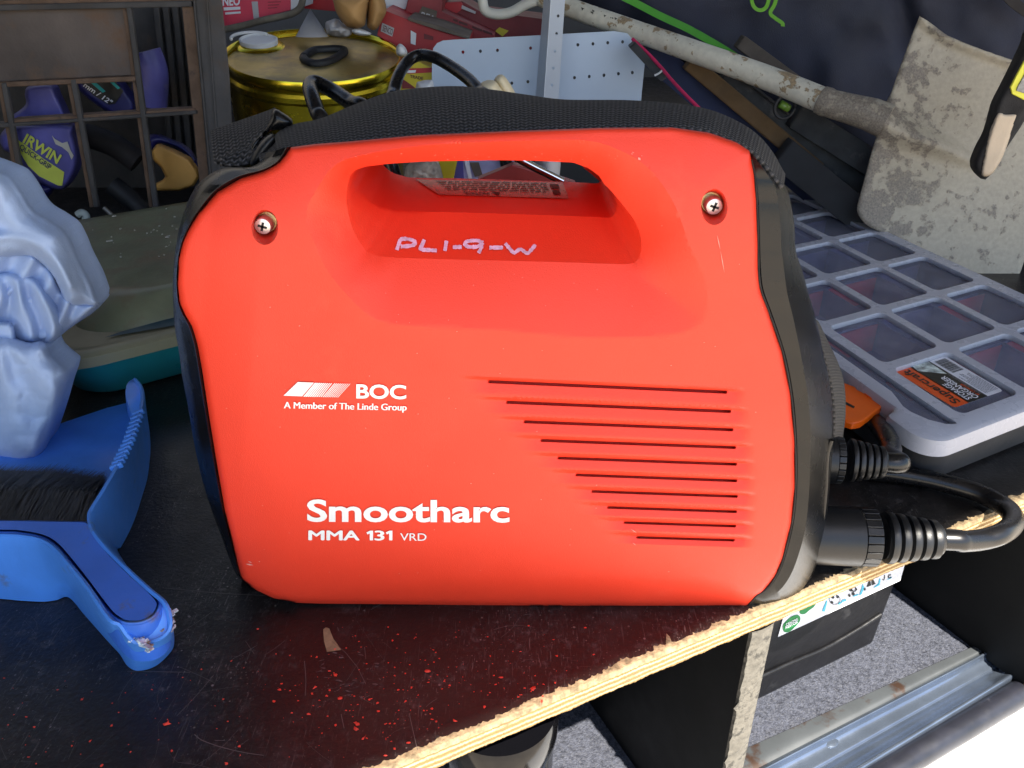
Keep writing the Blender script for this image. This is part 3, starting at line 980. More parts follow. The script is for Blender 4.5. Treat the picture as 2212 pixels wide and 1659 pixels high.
face_text('Smootharc', z3(828, 1000), z3(1999, 1004), z3(828, 876), bold=.026)
face_text('MMA', z3(840, 1110), z3(1129, 1111), z3(840, 1056), over=((0, 0), (-1.6, 0), (1.6, 0), (0, -.6), (0, .6)))
face_text('3', z3(1222, 1111), z3(1272, 1111.5), z3(1222, 1057), over=((0, 0), (-1.6, 0), (1.6, 0), (0, -.6), (0, .6)))
for dx in (0, 112):
    Pq = np.array([z3(x + dx, y) for x, y in ((1172, 1066), (1193, 1056), (1210, 1056), (1210, 1112), (1191, 1112), (1191, 1072), (1177, 1078))])
    mesh('lettering', at_y_np(Pq, face_y(Pq) - .0006), [tuple(range(7))[::-1]], MAT['white_print'], welder, False)
face_text('VRD', z3(1367, 1113), z3(1519, 1114), z3(1367, 1071), bold=.004)
mk = MB()
def para(bl, br, tr, tl):
    Pq = bil([z3(*bl), z3(*br), z3(*tr), z3(*tl)], [0, 1, 1, 0], [0, 0, 1, 1])
    W = at_y_np(Pq, face_y(Pq) - .0007)
    mk.add([Vector(p) for p in W], [(0, 1, 2, 3)])
para((692, 275), (800, 279), (868, 200), (775, 196))
for i in range(9):
    x = i / 9; w = .095 - .005 * i
    para((806 + 112 * x, 281 + 2 * x), (806 + 112 * (x + w), 281 + 2 * x), (873 + 106 * (x + w), 201 + 3 * x), (873 + 106 * x, 201 + 3 * x))
for i in range(9):
    x = i / 9; w = .062 - .003 * i
    para((918 + 96 * x, 283 + 2 * x), (918 + 96 * (x + w), 283 + 2 * x), (986 + 100 * (x + w), 204 + 3 * x), (986 + 100 * x, 204 + 3 * x))
mk.build('striped_emblem', MAT['white_print'], welder)

# hand-written code on the sloping ledge of the handle opening
def zh(x, y): return (743.3 + x / 3.472, 327.4 + y / 3.472)
def bevel_y(P):
    P = np.asarray(P)
    t = np.clip((562 + (P[:, 0] - 1000) * .025 - P[:, 1]) / 100.0, 0, 1)
    yo = face_y(np.stack([P[:, 0], 561 + (P[:, 0] - 1000) * .028], 1))
    return yo + (YF - yo) * t * .985
ink = MB()
strokes = [[(395, 738), (408, 700), (425, 660), (470, 655), (520, 668), (532, 690), (500, 706), (425, 712)], [(602, 660), (585, 700), (575, 732), (630, 738), (695, 742)], [(768, 668), (756, 745)], [(815, 717), (882, 715)],
           [(1042, 684), (1000, 668), (930, 672), (905, 692), (935, 714), (1000, 712), (1034, 690)], [(1036, 684), (1024, 730), (1008, 762)], [(1090, 720), (1192, 720)], [(1208, 688), (1240, 725), (1275, 758), (1322, 732), (1372, 762), (1405, 735), (1435, 698)]]
for st in strokes:
    pts = cr([zh(*p) for p in st], max(8, len(st) * 7)) if len(st) > 2 else lin([zh(*p) for p in st], 10)
    tl, tr_ = [], []
    for i in range(len(pts)):
        t = pts[min(i + 1, len(pts) - 1)] - pts[max(i - 1, 0)]
        nrm = np.array([-t[1], t[0]]) / (np.linalg.norm(t) + 1e-9)
        w = 4.0 + rnd.uniform(-.9, .9)
        tl.append(pts[i] + nrm * w); tr_.append(pts[i] - nrm * w)
    off = .0005 + .00007 * (strokes.index(st) % 3)
    a_, b_ = np.array(tl), np.array(tr_)
    v, f = loft([[on_body(*q, off) for q in a_], [on_body(*q, off) for q in b_]])
    ink.add([Vector(p) for p in v], f)
ink.build('handwriting', MAT['marker'], welder)

# warning label on the floor of the handle opening (read from the other side)
zf = float(wF[np.argmin(np.abs(wF[:, 0] - 0.0) + (wF[:, 2] > .24) * 9)][2])
def on_floor(px, py):
    # floor follows the inner loop: interpolate its height along x
    lower = wF[wF[:, 2] < zf + .012]
    o_ = np.argsort(lower[:, 0])
    p = at_z(px, py, zf)
    z = np.interp(p.x, lower[o_, 0], lower[o_, 2])
    p = at_z(px, py, z + .0005)
    return p
MAT['warn'] = M('silver_red_label', (.50, .055, .045), .25, var=.2, scale=30)
lq = [on_floor(*zh(*p)) for p in ((710, 322), (1685, 352), (1640, 232), (540, 208))]
mesh('warning_label', lq, [(0, 1, 2, 3)], MAT['warn'], welder, False)
def wl(u0, u1, v0, v1):   # text rectangle, turned half round
    c = bil(lq, [u1, u0, u0, u1], [v1, v1, v0, v0])
    return [Vector(p) + Vector((0, 0, .0004)) for p in c]
text3d('label_text', 'NOTICE', wl(.22, .40, .04, .2), MAT['print_dark'], welder, .02)
tri = MB()
for (u0, u1) in ((.43, .50),):
    c = wl(u0, u1, .03, .24); tri.add([c[0], c[1], (c[2] + c[3]) / 2], [(0, 1, 2)])
for (u0, u1, v0, v1) in ((.90, .95, .2, .45), (.90, .96, .55, .85)):
    tri.add(wl(u0, u1, v0, v1), [(0, 1, 2, 3)])
for r_ in range(5):
    x = .12
    while x < .86:
        w = rnd.uniform(.02, .07); c = wl(x, min(x + w, .88), .32 + r_ * .13, .37 + r_ * .13); tri.add(c, [(0, 1, 2, 3)]); x += w + .012
tri.build('small_print', MAT['print_dark'], welder)

# thin scratches and scuffs
scf = MB()
def scuff(a, b, w):
    a, b = np.array(a, float), np.array(b, float)
    n_ = np.array([-(b - a)[1], (b - a)[0]]); n_ /= np.linalg.norm(n_)
    Pq = np.array([a, (a + b) / 2 + n_ * w, b, (a + b) / 2 - n_ * w])
    W = at_y_np(Pq, face_y(Pq) - .0005)
    scf.add([Vector(p) for p in W], [(0, 1, 2, 3)])
for a, b, w in (((1549, 507), (1556, 540), 1.0), ((1556, 540), (1565, 590), .9), ((530, 1218), (548, 1221), 1.6), ((1362, 1142), (1376, 1152), .8), ((1366, 1172), (1374, 1178), .8), ((1378, 340), (1384, 346), 3), ((535, 1212), (545, 1216), 1)):
    scuff(a, b, w)
for k in range(110):
    x, y = rnd.uniform(760, 1400), rnd.choice((rnd.uniform(325, 345), rnd.uniform(330, 344)))
    if k > 30: x, y = rnd.uniform(480, 1660), rnd.uniform(480, 1290)
    if inside(np.array([[x, y]]), OUT)[0] and not inside(np.array([[x, y]]), HOLE)[0]: scuff((x, y), (x + rnd.uniform(1.5, 4), y + rnd.uniform(-1, 1)), rnd.uniform(.4, 1.0))
MAT['scuff'] = plain('pale_scuff', (.80, .30, .24), .7)
setp(scf.build('scuff_mark', MAT['scuff'], welder), kind='stuff')

# ---- black end frames
def wrap(curves, name, mat, cap=True):
    """curves: list of (px list, depth); mirrored to the far half"""
    rows = []
    for pts, y in curves:
        q = cr(pts, 120)
        rows.append(at_y_np(q, y(q) if callable(y) else np.full(120, float(y)) if not isinstance(y, tuple) else np.interp(np.linspace(0, 1, 120), np.linspace(0, 1, len(y[0])), y[0]) + y[1]))
    back = [np.stack([r[:, 0], WD - r[:, 1], r[:, 2] * (1 - .085 * np.clip((r[:, 2] - .12) / .15, 0, 1))], 1) for r in rows[::-1]]
    v, f = loft(rows + back)
    return mesh(name, v, f, mat, welder, angle=28)
Rin = [(1620, 328), (1630, 380), (1634, 430), (1637, 520), (1638, 580), (1643, 625), (1660, 672), (1690, 760), (1708, 850), (1717, 950), (1718, 1050), (1710, 1130), (1690, 1210), (1676, 1243), (1655, 1272), (1630, 1290), (1612, 1314)]
Rout = [(1640, 352), (1693, 398), (1708, 436), (1717, 495), (1719, 540), (1734, 589), (1753, 656), (1768, 712), (1781, 775), (1789, 809), (1797, 866), (1800, 915), (1800, 949), (1798, 985), (1794, 1030), (1788, 1094), (1780, 1160), (1768, 1208), (1745, 1261), (1714, 1297), (1688, 1308), (1650, 1312), (1620, 1315)]
Rin_s = cr(Rin, 60); Rout_s = cr(Rout, 60)
def between(t, shift=None): return [tuple(a * (1 - t) + b * t) for a, b in zip(Rin_s, Rout_s)]
tw = np.linspace(0, 1, 60)
midc = [tuple(a * (1 - q) + b * q) for a, b, q in zip(Rin_s, Rout_s, .62 - .2 * np.clip((tw - .2) / .25, 0, 1))]
YR = face_y(Rin_s)
foot = np.clip((1.0 - np.linspace(0, 1, 120)) / .30, 0, 1) ** .8
o = wrap([([tuple(p + np.array((-3, 0))) for p in Rin_s], (YR, .004)), (between(.015), (YR, .0010)), (between(.06), (YR, -.0008)), (midc, (YR, -.0035 * foot)), (between(.95), (YR, .026 * foot)), (between(1.0), (YR, .034 * foot))], 'end_frame', MAT['black_trim'])
# raised lip round the connector recess
lipc = [(1796, 950), (1788, 975), (1785, 1010), (1784, 1050), (1780, 1100), (1772, 1150), (1767, 1163), (1775, 1170), (1783, 1168)]
tube('recess_lip', [at_y(x - 1, y, .024) for x, y in lipc], .0016, MAT['black_trim'], welder, n=50, seg=8)
MAT['gap'] = plain('seam_gap', (.006, .006, .007), .7)
o = tube('seam', [at_y(x + 1, y, float(q) - .0002) for (x, y), q in zip(Rin_s[1:], YR[1:])], .0006, MAT['gap'], welder, n=120, seg=8)

Lin = [(628, 316), (616, 337), (600, 354), (570, 370), (520, 385), (470, 415), (430, 460), (412, 488), (396, 520), (386, 560), (383, 610), (388, 655), (400, 680), (415, 705), (427, 745), (437, 800), (452, 900), (470, 1010), (487, 1110), (510, 1205), (523, 1252)]
Lout = [(575, 330), (560, 352), (533, 362), (490, 362), (455, 375), (421, 406), (399, 454), (388, 490), (381, 525), (376, 560), (373, 619), (374, 660), (376, 690), (379, 720), (386, 756), (393, 810), (404, 868), (423, 976), (446, 1069), (477, 1155), (503, 1226), (518, 1251)]
Lin_s = cr(Lin, 60); Lout_s = cr(Lout, 60)
def betL(t): return [tuple(a * (1 - t) + b * t) for a, b in zip(Lin_s, Lout_s)]
lip = np.array([tuple(a * (1 - q) + b * q) for a, b, q in zip(Lin_s, Lout_s, np.full(60, .16))])
YL = face_y(Lin_s)
o = wrap([([tuple(p + np.array((3, 2))) for p in Lin_s], (YL, .004)), (betL(.03), (YL, .0006)), (betL(.16), (YL, -.0010)), (betL(.22), (YL, .0012)), (betL(.6), (YL, .005)), (betL(1.0), (YL, .022))], 'end_frame', MAT['black_trim'])

# ---- carry strap
def ribbon(name, fr, bk, yfr, ybk, parent, nu=160, nv=16, sag=None, th=.0022, mat=None):
    a, b = cr(fr, nu), cr(bk, nu)
    wa, wb = at_y_np(a, np.full(nu, yfr) if not callable(yfr) else yfr(a)), at_y_np(b, np.full(nu, ybk) if not callable(ybk) else ybk(b))
    rows, uv = [], []
    cen = (wa + wb) / 2
    s = np.r_[0, np.cumsum(np.linalg.norm(np.diff(cen, axis=0), axis=1))]
    wid = np.linalg.norm(wb - wa, axis=1).mean()
    for k in range(nv):
        t = k / (nv - 1)
        r = wa * (1 - t) + wb * t
        r[:, 2] += .004 * math.sin(math.pi * t) * (1 if sag is None else sag)
        rows.append(r)
        uv += [(s[i], t * wid) for i in range(nu)]
    v, f = loft(rows)
    o = mesh(name, v, [q for q in f], mat or MAT['webbing'], parent, uv=uv)
    so = o.modifiers.new('thick', 'SOLIDIFY'); so.thickness = th; so.offset = -1
    return o
SF = [(600, 328), (608, 322), (630, 318), (727, 309), (839, 301), (1060, 288), (1211, 277), (1398, 273), (1510, 278), (1566, 296), (1619, 321), (1652, 352), (1678, 386), (1693, 402)]
SB = [(590, 300), (608, 284), (634, 270), (690, 257), (765, 226), (839, 200), (914, 189), (989, 186), (1060, 193), (1136, 204), (1222, 215), (1361, 217), (1473, 227), (1547, 245), (1603, 271), (1644, 303), (1674, 342), (1694, 386)]
strap = ribbon('carry_strap', SF, SB, .012, .076, welder)
# folded tail of the strap and buckle at the left
ribbon('strap_tail', [(462, 352), (470, 346), (505, 330), (545, 303), (585, 268), (590, 262)], [(455, 283), (465, 278), (500, 266), (540, 252), (580, 238), (594, 232)], .062, .090, welder, nu=60, sag=.4)
ribbon('strap_fold', [(475, 352), (500, 356), (530, 352), (552, 333)], [(520, 330), (540, 312), (560, 298), (588, 285)], .050, .066, welder, nu=40, sag=.6)
ribbon('strap_end', [(560, 342), (577, 338), (592, 325), (604, 312)], [(566, 356), (588, 348), (606, 334), (622, 322)], .044, .026, welder, nu=40, sag=.3)
puffy('buckle', [(592, 236), (610, 243), (628, 256), (632, 270), (618, 280), (590, 282), (575, 290), (560, 310), (545, 345), (530, 355), (545, 310), (570, 285), (582, 262)], .058, .006, MAT['black_trim'], welder, step=6)
puffy('strap_bar', [(540, 352), (560, 312), (585, 290), (600, 296), (590, 320), (570, 345), (552, 358)], .045, .006, MAT['rubber'], welder, step=6)
# strap running down the far side of the right end
ribbon('strap_side', [(1760, 690), (1772, 735), (1790, 800), (1800, 850), (1804, 900), (1802, 945)], [(1771, 700), (1790, 740), (1811, 785), (1824, 830), (1827, 890), (1821, 945)], .045, .070, welder, nu=80, nv=10, sag=.2)

# ---- leads with ribbed plugs
def plug_geo(p0, p1, prof, seg=40, ribs=0):
    ax = (p1 - p0); Ln = ax.length; ax.normalize()
    path = [p0 + ax * (t * Ln) for t, r in prof]
    return tube_geo(path, [r for t, r in prof], seg)
def connector(y0, y1, c0, c1, R0, label, start_rib, kn, sc):
    p0, p1 = at_y(*c0, y0), at_y(*c1, y1)
    root = thing('welding_lead', label, 'cable', tuple(p0))
    ax = (p1 - p0).normalized()
    back = p0 - ax * .02
    prof = [(-.12, R0), (kn[0] - .002, R0)]
    v, f = plug_geo(p0, p1, prof)
    mesh('socket', v, f, MAT['rubber'], root, angle=40)
    v, f = plug_geo(p0, p1, [(kn[0], R0 * .8), (kn[0], R0 * .965), (kn[1], R0 * .95), (start_rib, R0 * .92), (start_rib, R0 * .5)])
    mesh('collar', v, f, MAT['rubber'], root, angle=40)
    # raised grip bars round the collar
    kb = MB()
    e1 = ax.cross(Vector((0, 0, 1))).normalized(); e2 = ax.cross(e1).normalized()
    Ln = (p1 - p0).length
    for q in range(22):
        a = 2 * math.pi * q / 22
        d = e1 * math.cos(a) + e2 * math.sin(a)
        tng = ax.cross(d)
        M3 = Matrix((ax, tng, d)).transposed()
        L_ = Ln * (kn[1] - kn[0]) * .9
        kb.box(p0 + ax * (Ln * (kn[0] + kn[1]) / 2) + d * R0 * .96, L_, R0 * .245, .0009, M3)
    kb.build('grip_bar', MAT['rubber'], root, bevel=.0003)
    pr = []
    t = start_rib; n = 5; w = (.97 - start_rib) / n
    for k in range(n):
        r = R0 * (.88 - .055 * k) * sc
        for u, q in ((0, .83), (.10, .80), (.16, .86), (.24, .985), (.40, 1.0), (.66, 1.0), (.82, .98), (.92, .86), (1.0, .83)):
            pr.append((t + w * u, r * q))
        t += w
    pr += [(.985, R0 * .52), (1.0, R0 * .44), (1.0, R0 * .2)]
    v, f = plug_geo(p0, p1, pr, 44)
    mesh('ribbed_boot', v, f, MAT['rubber'], root, angle=50)
    return root, p0, p1, ax
def z9(x, y): return ((1950 + x / 3.016) / 1.1302, (950 + y / 3.016) / 1.1302)
lead1, a0, a1, ax1 = connector(.036, .030, (1770, 1156), z9(1052, 1108), .0182, 'lower black welding lead with ribbed plug, looping back from the welder front', .52, (.315, .455), 1.0)
r_c = .0066
path = [a1 - ax1 * .006, a1 + ax1 * .010, at_y(*z9(1200, 1122), .030), at_y(*z9(1350, 1108), .036), at_z(*z9(1480, 1070), .020), at_z(*z9(1560, 1015), .016), at_z(*z9(1582, 960), .013), at_z(*z9(1545, 890), .010), at_z(*z9(1440, 820), .0085), at_z(*z9(1300, 757), .008), at_z(*z9(1100, 700), .008), at_z(*z9(900, 655), .008), at_z(*z9(700, 622), .008), at_z(*z9(520, 600), .008), at_z(*z9(300, 560), .008), at_z(*z9(60, 500), .008)]
tube('cable', path, r_c, MAT['cable'], lead1, n=120, seg=20)
lead2, b0, b1, ax2 = connector(.078, .072, (1786, 991), z9(642, 540), .0158, 'upper black welding lead with ribbed plug, tucked beside the storage organiser', .36, (.12, .25), 1.0)
p_ = at_y(*z9(642, 540), .072)
path = [p_ - ax2 * .006, p_ + ax2 * .008, at_y(*z9(676, 500), .088), at_y(*z9(680, 440), .105), at_y(*z9(655, 360), .125), at_y(*z9(600, 280), .150), at_y(*z9(520, 215), .175), at_y(*z9(380, 160), .21), at_y(*z9(150, 120), .24)]
tube('cable', path, .0068, MAT['cable'], lead2, n=90, seg=20)

# ================================================================== UNDER THE DECK
# support panels standing across the edge
def panel(px_near, lab, depth=.45, edgecol='panel_edge', th=.016, ragged=True, front=0.0, zref=None):
    p = at_z(*px_near, -PT if zref is None else zref)
    s = (p - edge_a).dot(ED); o0 = front
    root = thing('support_panel', lab, 'panel', tuple(along(s + th / 2, o0 - .1, ZC)))
    b_ = MB()
    z0, z1 = ZC, -PT - .001
    q = [along(s + a, o_, z) for z in (z0, z1) for o_ in (o0 - .002, o0 - depth) for a in (0, th)]
    b_.add(q, [(0, 1, 3, 2), (4, 6, 7, 5), (0, 2, 6, 4), (1, 5, 7, 3), (2, 3, 7, 6), (0, 4, 5, 1)])
    b_.build('board', MAT['film'], root)
    rows = []
    zs = np.linspace(z0, z1, 60)
    l = [along(s - .0012 * rnd.random() - (.003 * rnd.random() if ragged and rnd.random() < .12 else 0), o0, z) for z in zs]
    m1 = [along(s + th * .35, o0 + .0015 * rnd.random(), z) for z in zs]
    m2 = [along(s + th * .7, o0 + .0015 * rnd.random(), z) for z in zs]
    r = [along(s + th + .0004 * rnd.random(), o0, z) for z in zs]
    r2 = [along(s + th, o0 - .003, z) for z in zs]
    l2 = [along(s - .0002, o0 - .003, z) for z in zs]
    v, f = loft([l2, l, m1, m2, r, r2])
    mesh('raw_edge', v, f, MAT[edgecol], root, False)
    return root
panel((1628, 1362), 'black upright panel with ragged grey edge under the middle of the deck')
panel((2195, 1473), 'black upright panel at the right end under the deck, with pale edge', edgecol='ply', ragged=False, depth=.8, zref=ZC)

# battery
bl0, bl1 = at_z(1637, 1515, ZC + .001), at_z(1882, 1394, ZC + .001)
bd = (bl1 - bl0).normalized(); bn = Vector((-bd.y, bd.x, 0))
bat = thing('battery', 'black car battery with white sticker of warning symbols, under the deck', 'battery', tuple((bl0 + bl1) / 2))
bL = (bl1 - bl0).length
bb = MB()
s0, s1 = -.06, bL + .004
def bp(s, dpt, z): 
    p = bl0 + bd * s + bn * dpt; return Vector((p.x, p.y, z))
zt = -PT - .012
q = [bp(s + (.022 if (z > ZC and s > 0) else 0), d, z) for z in (ZC, zt) for d in (0, .16) for s in (s0, s1)]
bb.add(q, [(0, 2, 3, 1), (4, 5, 7, 6), (0, 1, 5, 4), (2, 6, 7, 3), (0, 4, 6, 2), (1, 3, 7, 5)])
bb.build('case', MAT['battery'], bat, bevel=.006, seg=4)
def on_bat(px, py, off=-.0008):
    """point on the battery's front plane seen at px,py"""
    d = Vector(ray(px, py)); o_ = Vector((0, -CAMD, CAMH))
    t = (bl0 - o_).dot(bn) / d.dot(bn)
    return o_ + d * t + bn * off
rl = [on_bat(x, y, -.001) for x, y in ((1600, 1478), (1700, 1432), (1780, 1398), (1850, 1358), (1900, 1326))]
tube('moulded_rib', rl, .0022, MAT['battery'], bat, n=30, seg=8)
def stk(pts, mat, name='sticker', off=-.0008, parent=bat):
    P3 = [on_bat(x, y, off) for x, y in pts]
    return mesh(name, P3, [tuple(range(len(P3)))], mat, parent, False)
def z7b(x, y): return ((1800 + x / 5.53) / 1.1302, (1400 + y / 5.53) / 1.1302)
st = stk([z7b(*p) for p in ((540, 850), (2190, 90), (2260, -150), (640, 480))], MAT['lab_white'])
gb = MB()
def blob(pts, off): 
    P3 = [on_bat(*z7b(*p), off) for p in cr(pts, 40, True)]
    gb.add(P3, [tuple(range(40))])
blob([(600, 700), (640, 640), (720, 570), (800, 548), (835, 580), (825, 640), (780, 690), (730, 740), (680, 775), (620, 775)], -.0014)
blob([(828, 505), (870, 440), (950, 380), (1040, 380), (1025, 430), (960, 480), (900, 530), (845, 535)], -.0014)
gb.build('green_mark', MAT['green_print'], st)
def battxt(s, a, b, c, mat=MAT['lab_white'], bold=.02):
    bl_, br_, tl_ = on_bat(*z7b(*a), -.002), on_bat(*z7b(*b), -.002), on_bat(*z7b(*c), -.002)
    text3d('sticker_text', s, [bl_, br_, br_ + tl_ - bl_, tl_], mat, st, bold)
battxt('CENTRE', (640, 690), (800, 612), (630, 660))
battxt('RESTOR', (632, 728), (800, 645), (625, 697))
cy = MB()
for pts in (((1130, 500), (1165, 500), (1200, 370), (1190, 350)), ((1340, 410), (1370, 410), (1400, 380), (1365, 375)), ((1385, 385), (1460, 355), (1450, 335), (1400, 345)), ((1545, 305), (1625, 280), (1615, 265), (1560, 285)), ((1630, 290), (1660, 270), (1700, 180), (1680, 130)), ((1815, 190), (1900, 150), (1885, 130), (1850, 160)), ((1885, 150), (1905, 145), (1920, 60), (1905, 60)), ((2000, 80), (2070, 50), (2065, 30), (2030, 55)), ((1210, 330), (1330, 270), (1328, 264), (1208, 324)), ((1440, 200), (1450, 215), (1480, 180), (1470, 170))):
    cy.add([on_bat(*z7b(*p), -.0014) for p in pts], [tuple(range(len(pts)))])
cy.build('cyan_mark', MAT['cyan_print'], st)
bk = MB()
def bdot(x, y, rx, ry): bk.add([on_bat(*z7b(*p), -.0015) for p in circle(x, y, rx, ry, 16)], [tuple(range(16))])
for d in ((1275, 310, 22, 18), (1338, 305, 18, 18), (1262, 378, 20, 18), (1498, 285, 16, 20), (1548, 262, 20, 24), (1520, 215, 26, 14), (1590, 200, 14, 12), (1540, 178, 12, 12), (1700, 200, 12, 12)): bdot(*d)
def bstroke(pts, w):
    Pq = np.array(pts, float)
    l, r = [], []
    for i in range(len(Pq)):
        t = Pq[min(i + 1, len(Pq) - 1)] - Pq[max(i - 1, 0)]; n_ = np.array([-t[1], t[0]]) / np.linalg.norm(t)
        l.append(on_bat(*z7b(*(Pq[i] + n_ * w)), -.0015)); r.append(on_bat(*z7b(*(Pq[i] - n_ * w)), -.0015))
    v, f = loft([l, r]); bk.add(v, f)
bstroke(circle(1300, 340, 72, 66, 24) + [(1372, 340)], 3)
bstroke(circle(1557, 200, 34, 28, 16) + [(1591, 200)], 6)
bk.add([on_bat(*z7b(*p), -.0015) for p in ((1730, 175), (1790, 150), (1780, 85), (1760, 95))], [(0, 1, 2, 3)])
bk.add([on_bat(*z7b(*p), -.0015) for p in ((1800, 150), (1850, 125), (1815, 65), (1795, 75))], [(0, 1, 2, 3)])
bstroke([(1690, 180), (1720, 195), (1712, 210), (1690, 215)], 4)
bstroke([(1975, 10), (1970, 60), (1955, 78), (1942, 65)], 5)
bstroke([(2060, 5), (2030, 15), (2020, 40), (2040, 52), (2065, 35)], 6)
bk.build('black_symbol', MAT['black_print'], st)

# black bucket at the bottom of the frame
bc = at_z(1075, 1600, -.05)
bc = Vector((bc.x, bc.y + .02, 0))
redge = at_z(1206, 1570, -.045)
rad_b = (redge.x - bc.x)
buck = thing('bucket', 'glossy black plastic bucket under the deck beside the grey carpet', 'bucket', (bc.x, bc.y, ZC))
pr = [(rad_b * .82, ZC + .001), (rad_b * .85, ZC + .012), (rad_b * .97, -.075), (rad_b * 1.0, -.070), (rad_b * 1.03, -.062), (rad_b * 1.03, -.048), (rad_b * 1.0, -.044), (rad_b * .96, -.046), (rad_b * .9, -.08)]
v, f = tube_geo([(bc.x, bc.y, z) for r_, z in pr], [r_ for r_, z in pr], 64, False)
mesh('tub', v, f, MAT['bucket'], buck, angle=40)

# ================================================================== STORAGE ORGANISER
ZL = .0455
def c7(x, y): return ((1850 + x / 2.369) / 1.1302, (500 + y / 2.369) / 1.1302)
gridpts = {(0, 0): (730, 930), (0, 1): (1080, 820), (0, 2): (1440, 715), (1, 0): (375, 700), (1, 1): (700, 605), (1, 2): (1050, 525), (2, 1): (400, 425), (2, 2): (700, 345), (3, 2): (420, 190)}
rowsA, rhs = [], []
for (i, j), z in gridpts.items():
    p = at_z(*c7(*z), ZL); rowsA.append([1, i, j]); rhs.append([p.x, p.y])
sol = np.linalg.lstsq(np.array(rowsA, float), np.array(rhs), rcond=None)[0]
gO, gi, gj = [Vector((q[0], q[1], 0)) for q in sol]
def G(i, j, z): 
    p = gO + gi * i + gj * j
    return Vector((p.x, p.y, z))
org = thing('storage_organiser', 'dark compartment organiser with frosted clear lid and orange latch', 'organiser', tuple(G(1, 1, 0)))
I0, I1, J0, J1 = -1.17, 5.1, -.62, 3.10        # near edge, far edge, latch side, right side (outer)
def rrect(i0, i1, j0, j1, r, n=8):
    pts = []
    for (ci, cj, a0) in ((i1 - r, j1 - r, 0), (i0 + r, j1 - r, 1), (i0 + r, j0 + r, 2), (i1 - r, j0 + r, 3)):
        for k in range(n + 1):
            a = math.pi / 2 * (a0 + k / n)
            pts.append((ci + r * math.cos(a), cj + r * math.sin(a)))
    return pts
def orow(i0, i1, j0, j1, r, z): return [G(a, b, z) for a, b in rrect(i0, i1, j0, j1, r)]
e = .05
v, f = loft([orow(I0 + .16, I1 - .2, J0 + .22, J1 - .16, .25, 0.0005), orow(I0 + .12, I1 - .16, J0 + .18, J1 - .12, .28, .003), orow(I0 + .055, I1 - .1, J0 + .11, J1 - .055, .32, .0335), orow(I0 + .09, I1 - .13, J0 + .14, J1 - .09, .3, .0335), orow(I0 + .14, I1 - .2, J0 + .2, J1 - .14, .26, .003)], True, True)
mesh('tray', v, [q[::-1] for q in f], MAT['tray'], org, angle=35)
fl_ = orow(I0 + .2, I1 - .26, J0 + .26, J1 - .2, .22, .0042)
mesh('tray_base', fl_, [tuple(range(len(fl_)))], MAT['tray_in'], org, False)
# inner walls of the tray
wl_ = MB()
def wallseg(i0, j0, i1, j1, z0, z1, th):
    a, b = G(i0, j0, 0), G(i1, j1, 0)
    d = (b - a).normalized(); n_ = Vector((-d.y, d.x, 0)) * th / 2
    q = [p + Vector((0, 0, z)) for z in (z0, z1) for p in (a - n_, b - n_, b + n_, a + n_)]
    wl_.add(q, [(0, 3, 2, 1), (4, 5, 6, 7), (0, 1, 5, 4), (1, 2, 6, 5), (2, 3, 7, 6), (3, 0, 4, 7)])
for i in range(0, 5): wallseg(i, -.02, i, 2.86, .004, .033, .0016)
for j in range(0, 3): wallseg(-1.02, j, 4.95, j, .004, .0332, .0017)
wl_.build('compartment_wall', MAT['tray_in'], org)
for (i, j) in ((1, 0), (2, 1), (2, 0), (1, 2), (0, 1), (0, 0), (0, 2)):
    a, b = G(i - .035, j + .05, 0), G(i - .035, j + .95, 0)
    dv = MB(); n_ = gi.normalized() * -.0012
    dv.add([p + Vector((0, 0, z)) for z in (.005, .0325) for p in (a, b, b + n_, a + n_)], [(0, 3, 2, 1), (4, 5, 6, 7), (0, 1, 5, 4), (1, 2, 6, 5), (2, 3, 7, 6), (3, 0, 4, 7)])
    dv.build('red_divider', MAT['divider'], org)
# lid: outer lip, ridges, sunken clear panes
notch = .30
lidm = MB()
def lid_outline(k, z):
    """outline with the latch notch cut in the J0 side"""
    pts = rrect(I0 + k, I1 - k, J0 + k, J1 - k, .30 - k * .5)
    out = []
    cut_i0, cut_i1, cut_j = -.60 - k, 2.2, J0 + .17 + k * .2
    done = False
    for (a, b) in pts:
        out.append((a, b))
    # insert notch between the last arc (i1-r, j0) and the (i0+r, j0) arc
    res = []
    n = len(out)
    for q in range(n):
        a, b = out[q]; a2, b2 = out[(q + 1) % n]
        res.append((a, b))
        if abs(b - (J0 + k)) < 1e-6 and abs(b2 - (J0 + k)) < 1e-6 and a2 - a > .5:
            res += [(cut_i0 - .05, b), (cut_i0 - .01, b + .02), (cut_i0, b + .06), (cut_i0 + .01, cut_j - .05), (cut_i0 + .05, cut_j), (cut_i1, cut_j), (cut_i1 + .05, b)]
    return [G(a, b, z) for a, b in res]
rows = [lid_outline(.03, .0335), lid_outline(-.004, .0325), lid_outline(0, .036), lid_outline(.018, ZL - .0015), lid_outline(.05, ZL)]
v, f = loft(rows, True)
lidm.add(v, f)
nlo = len(rows[0])
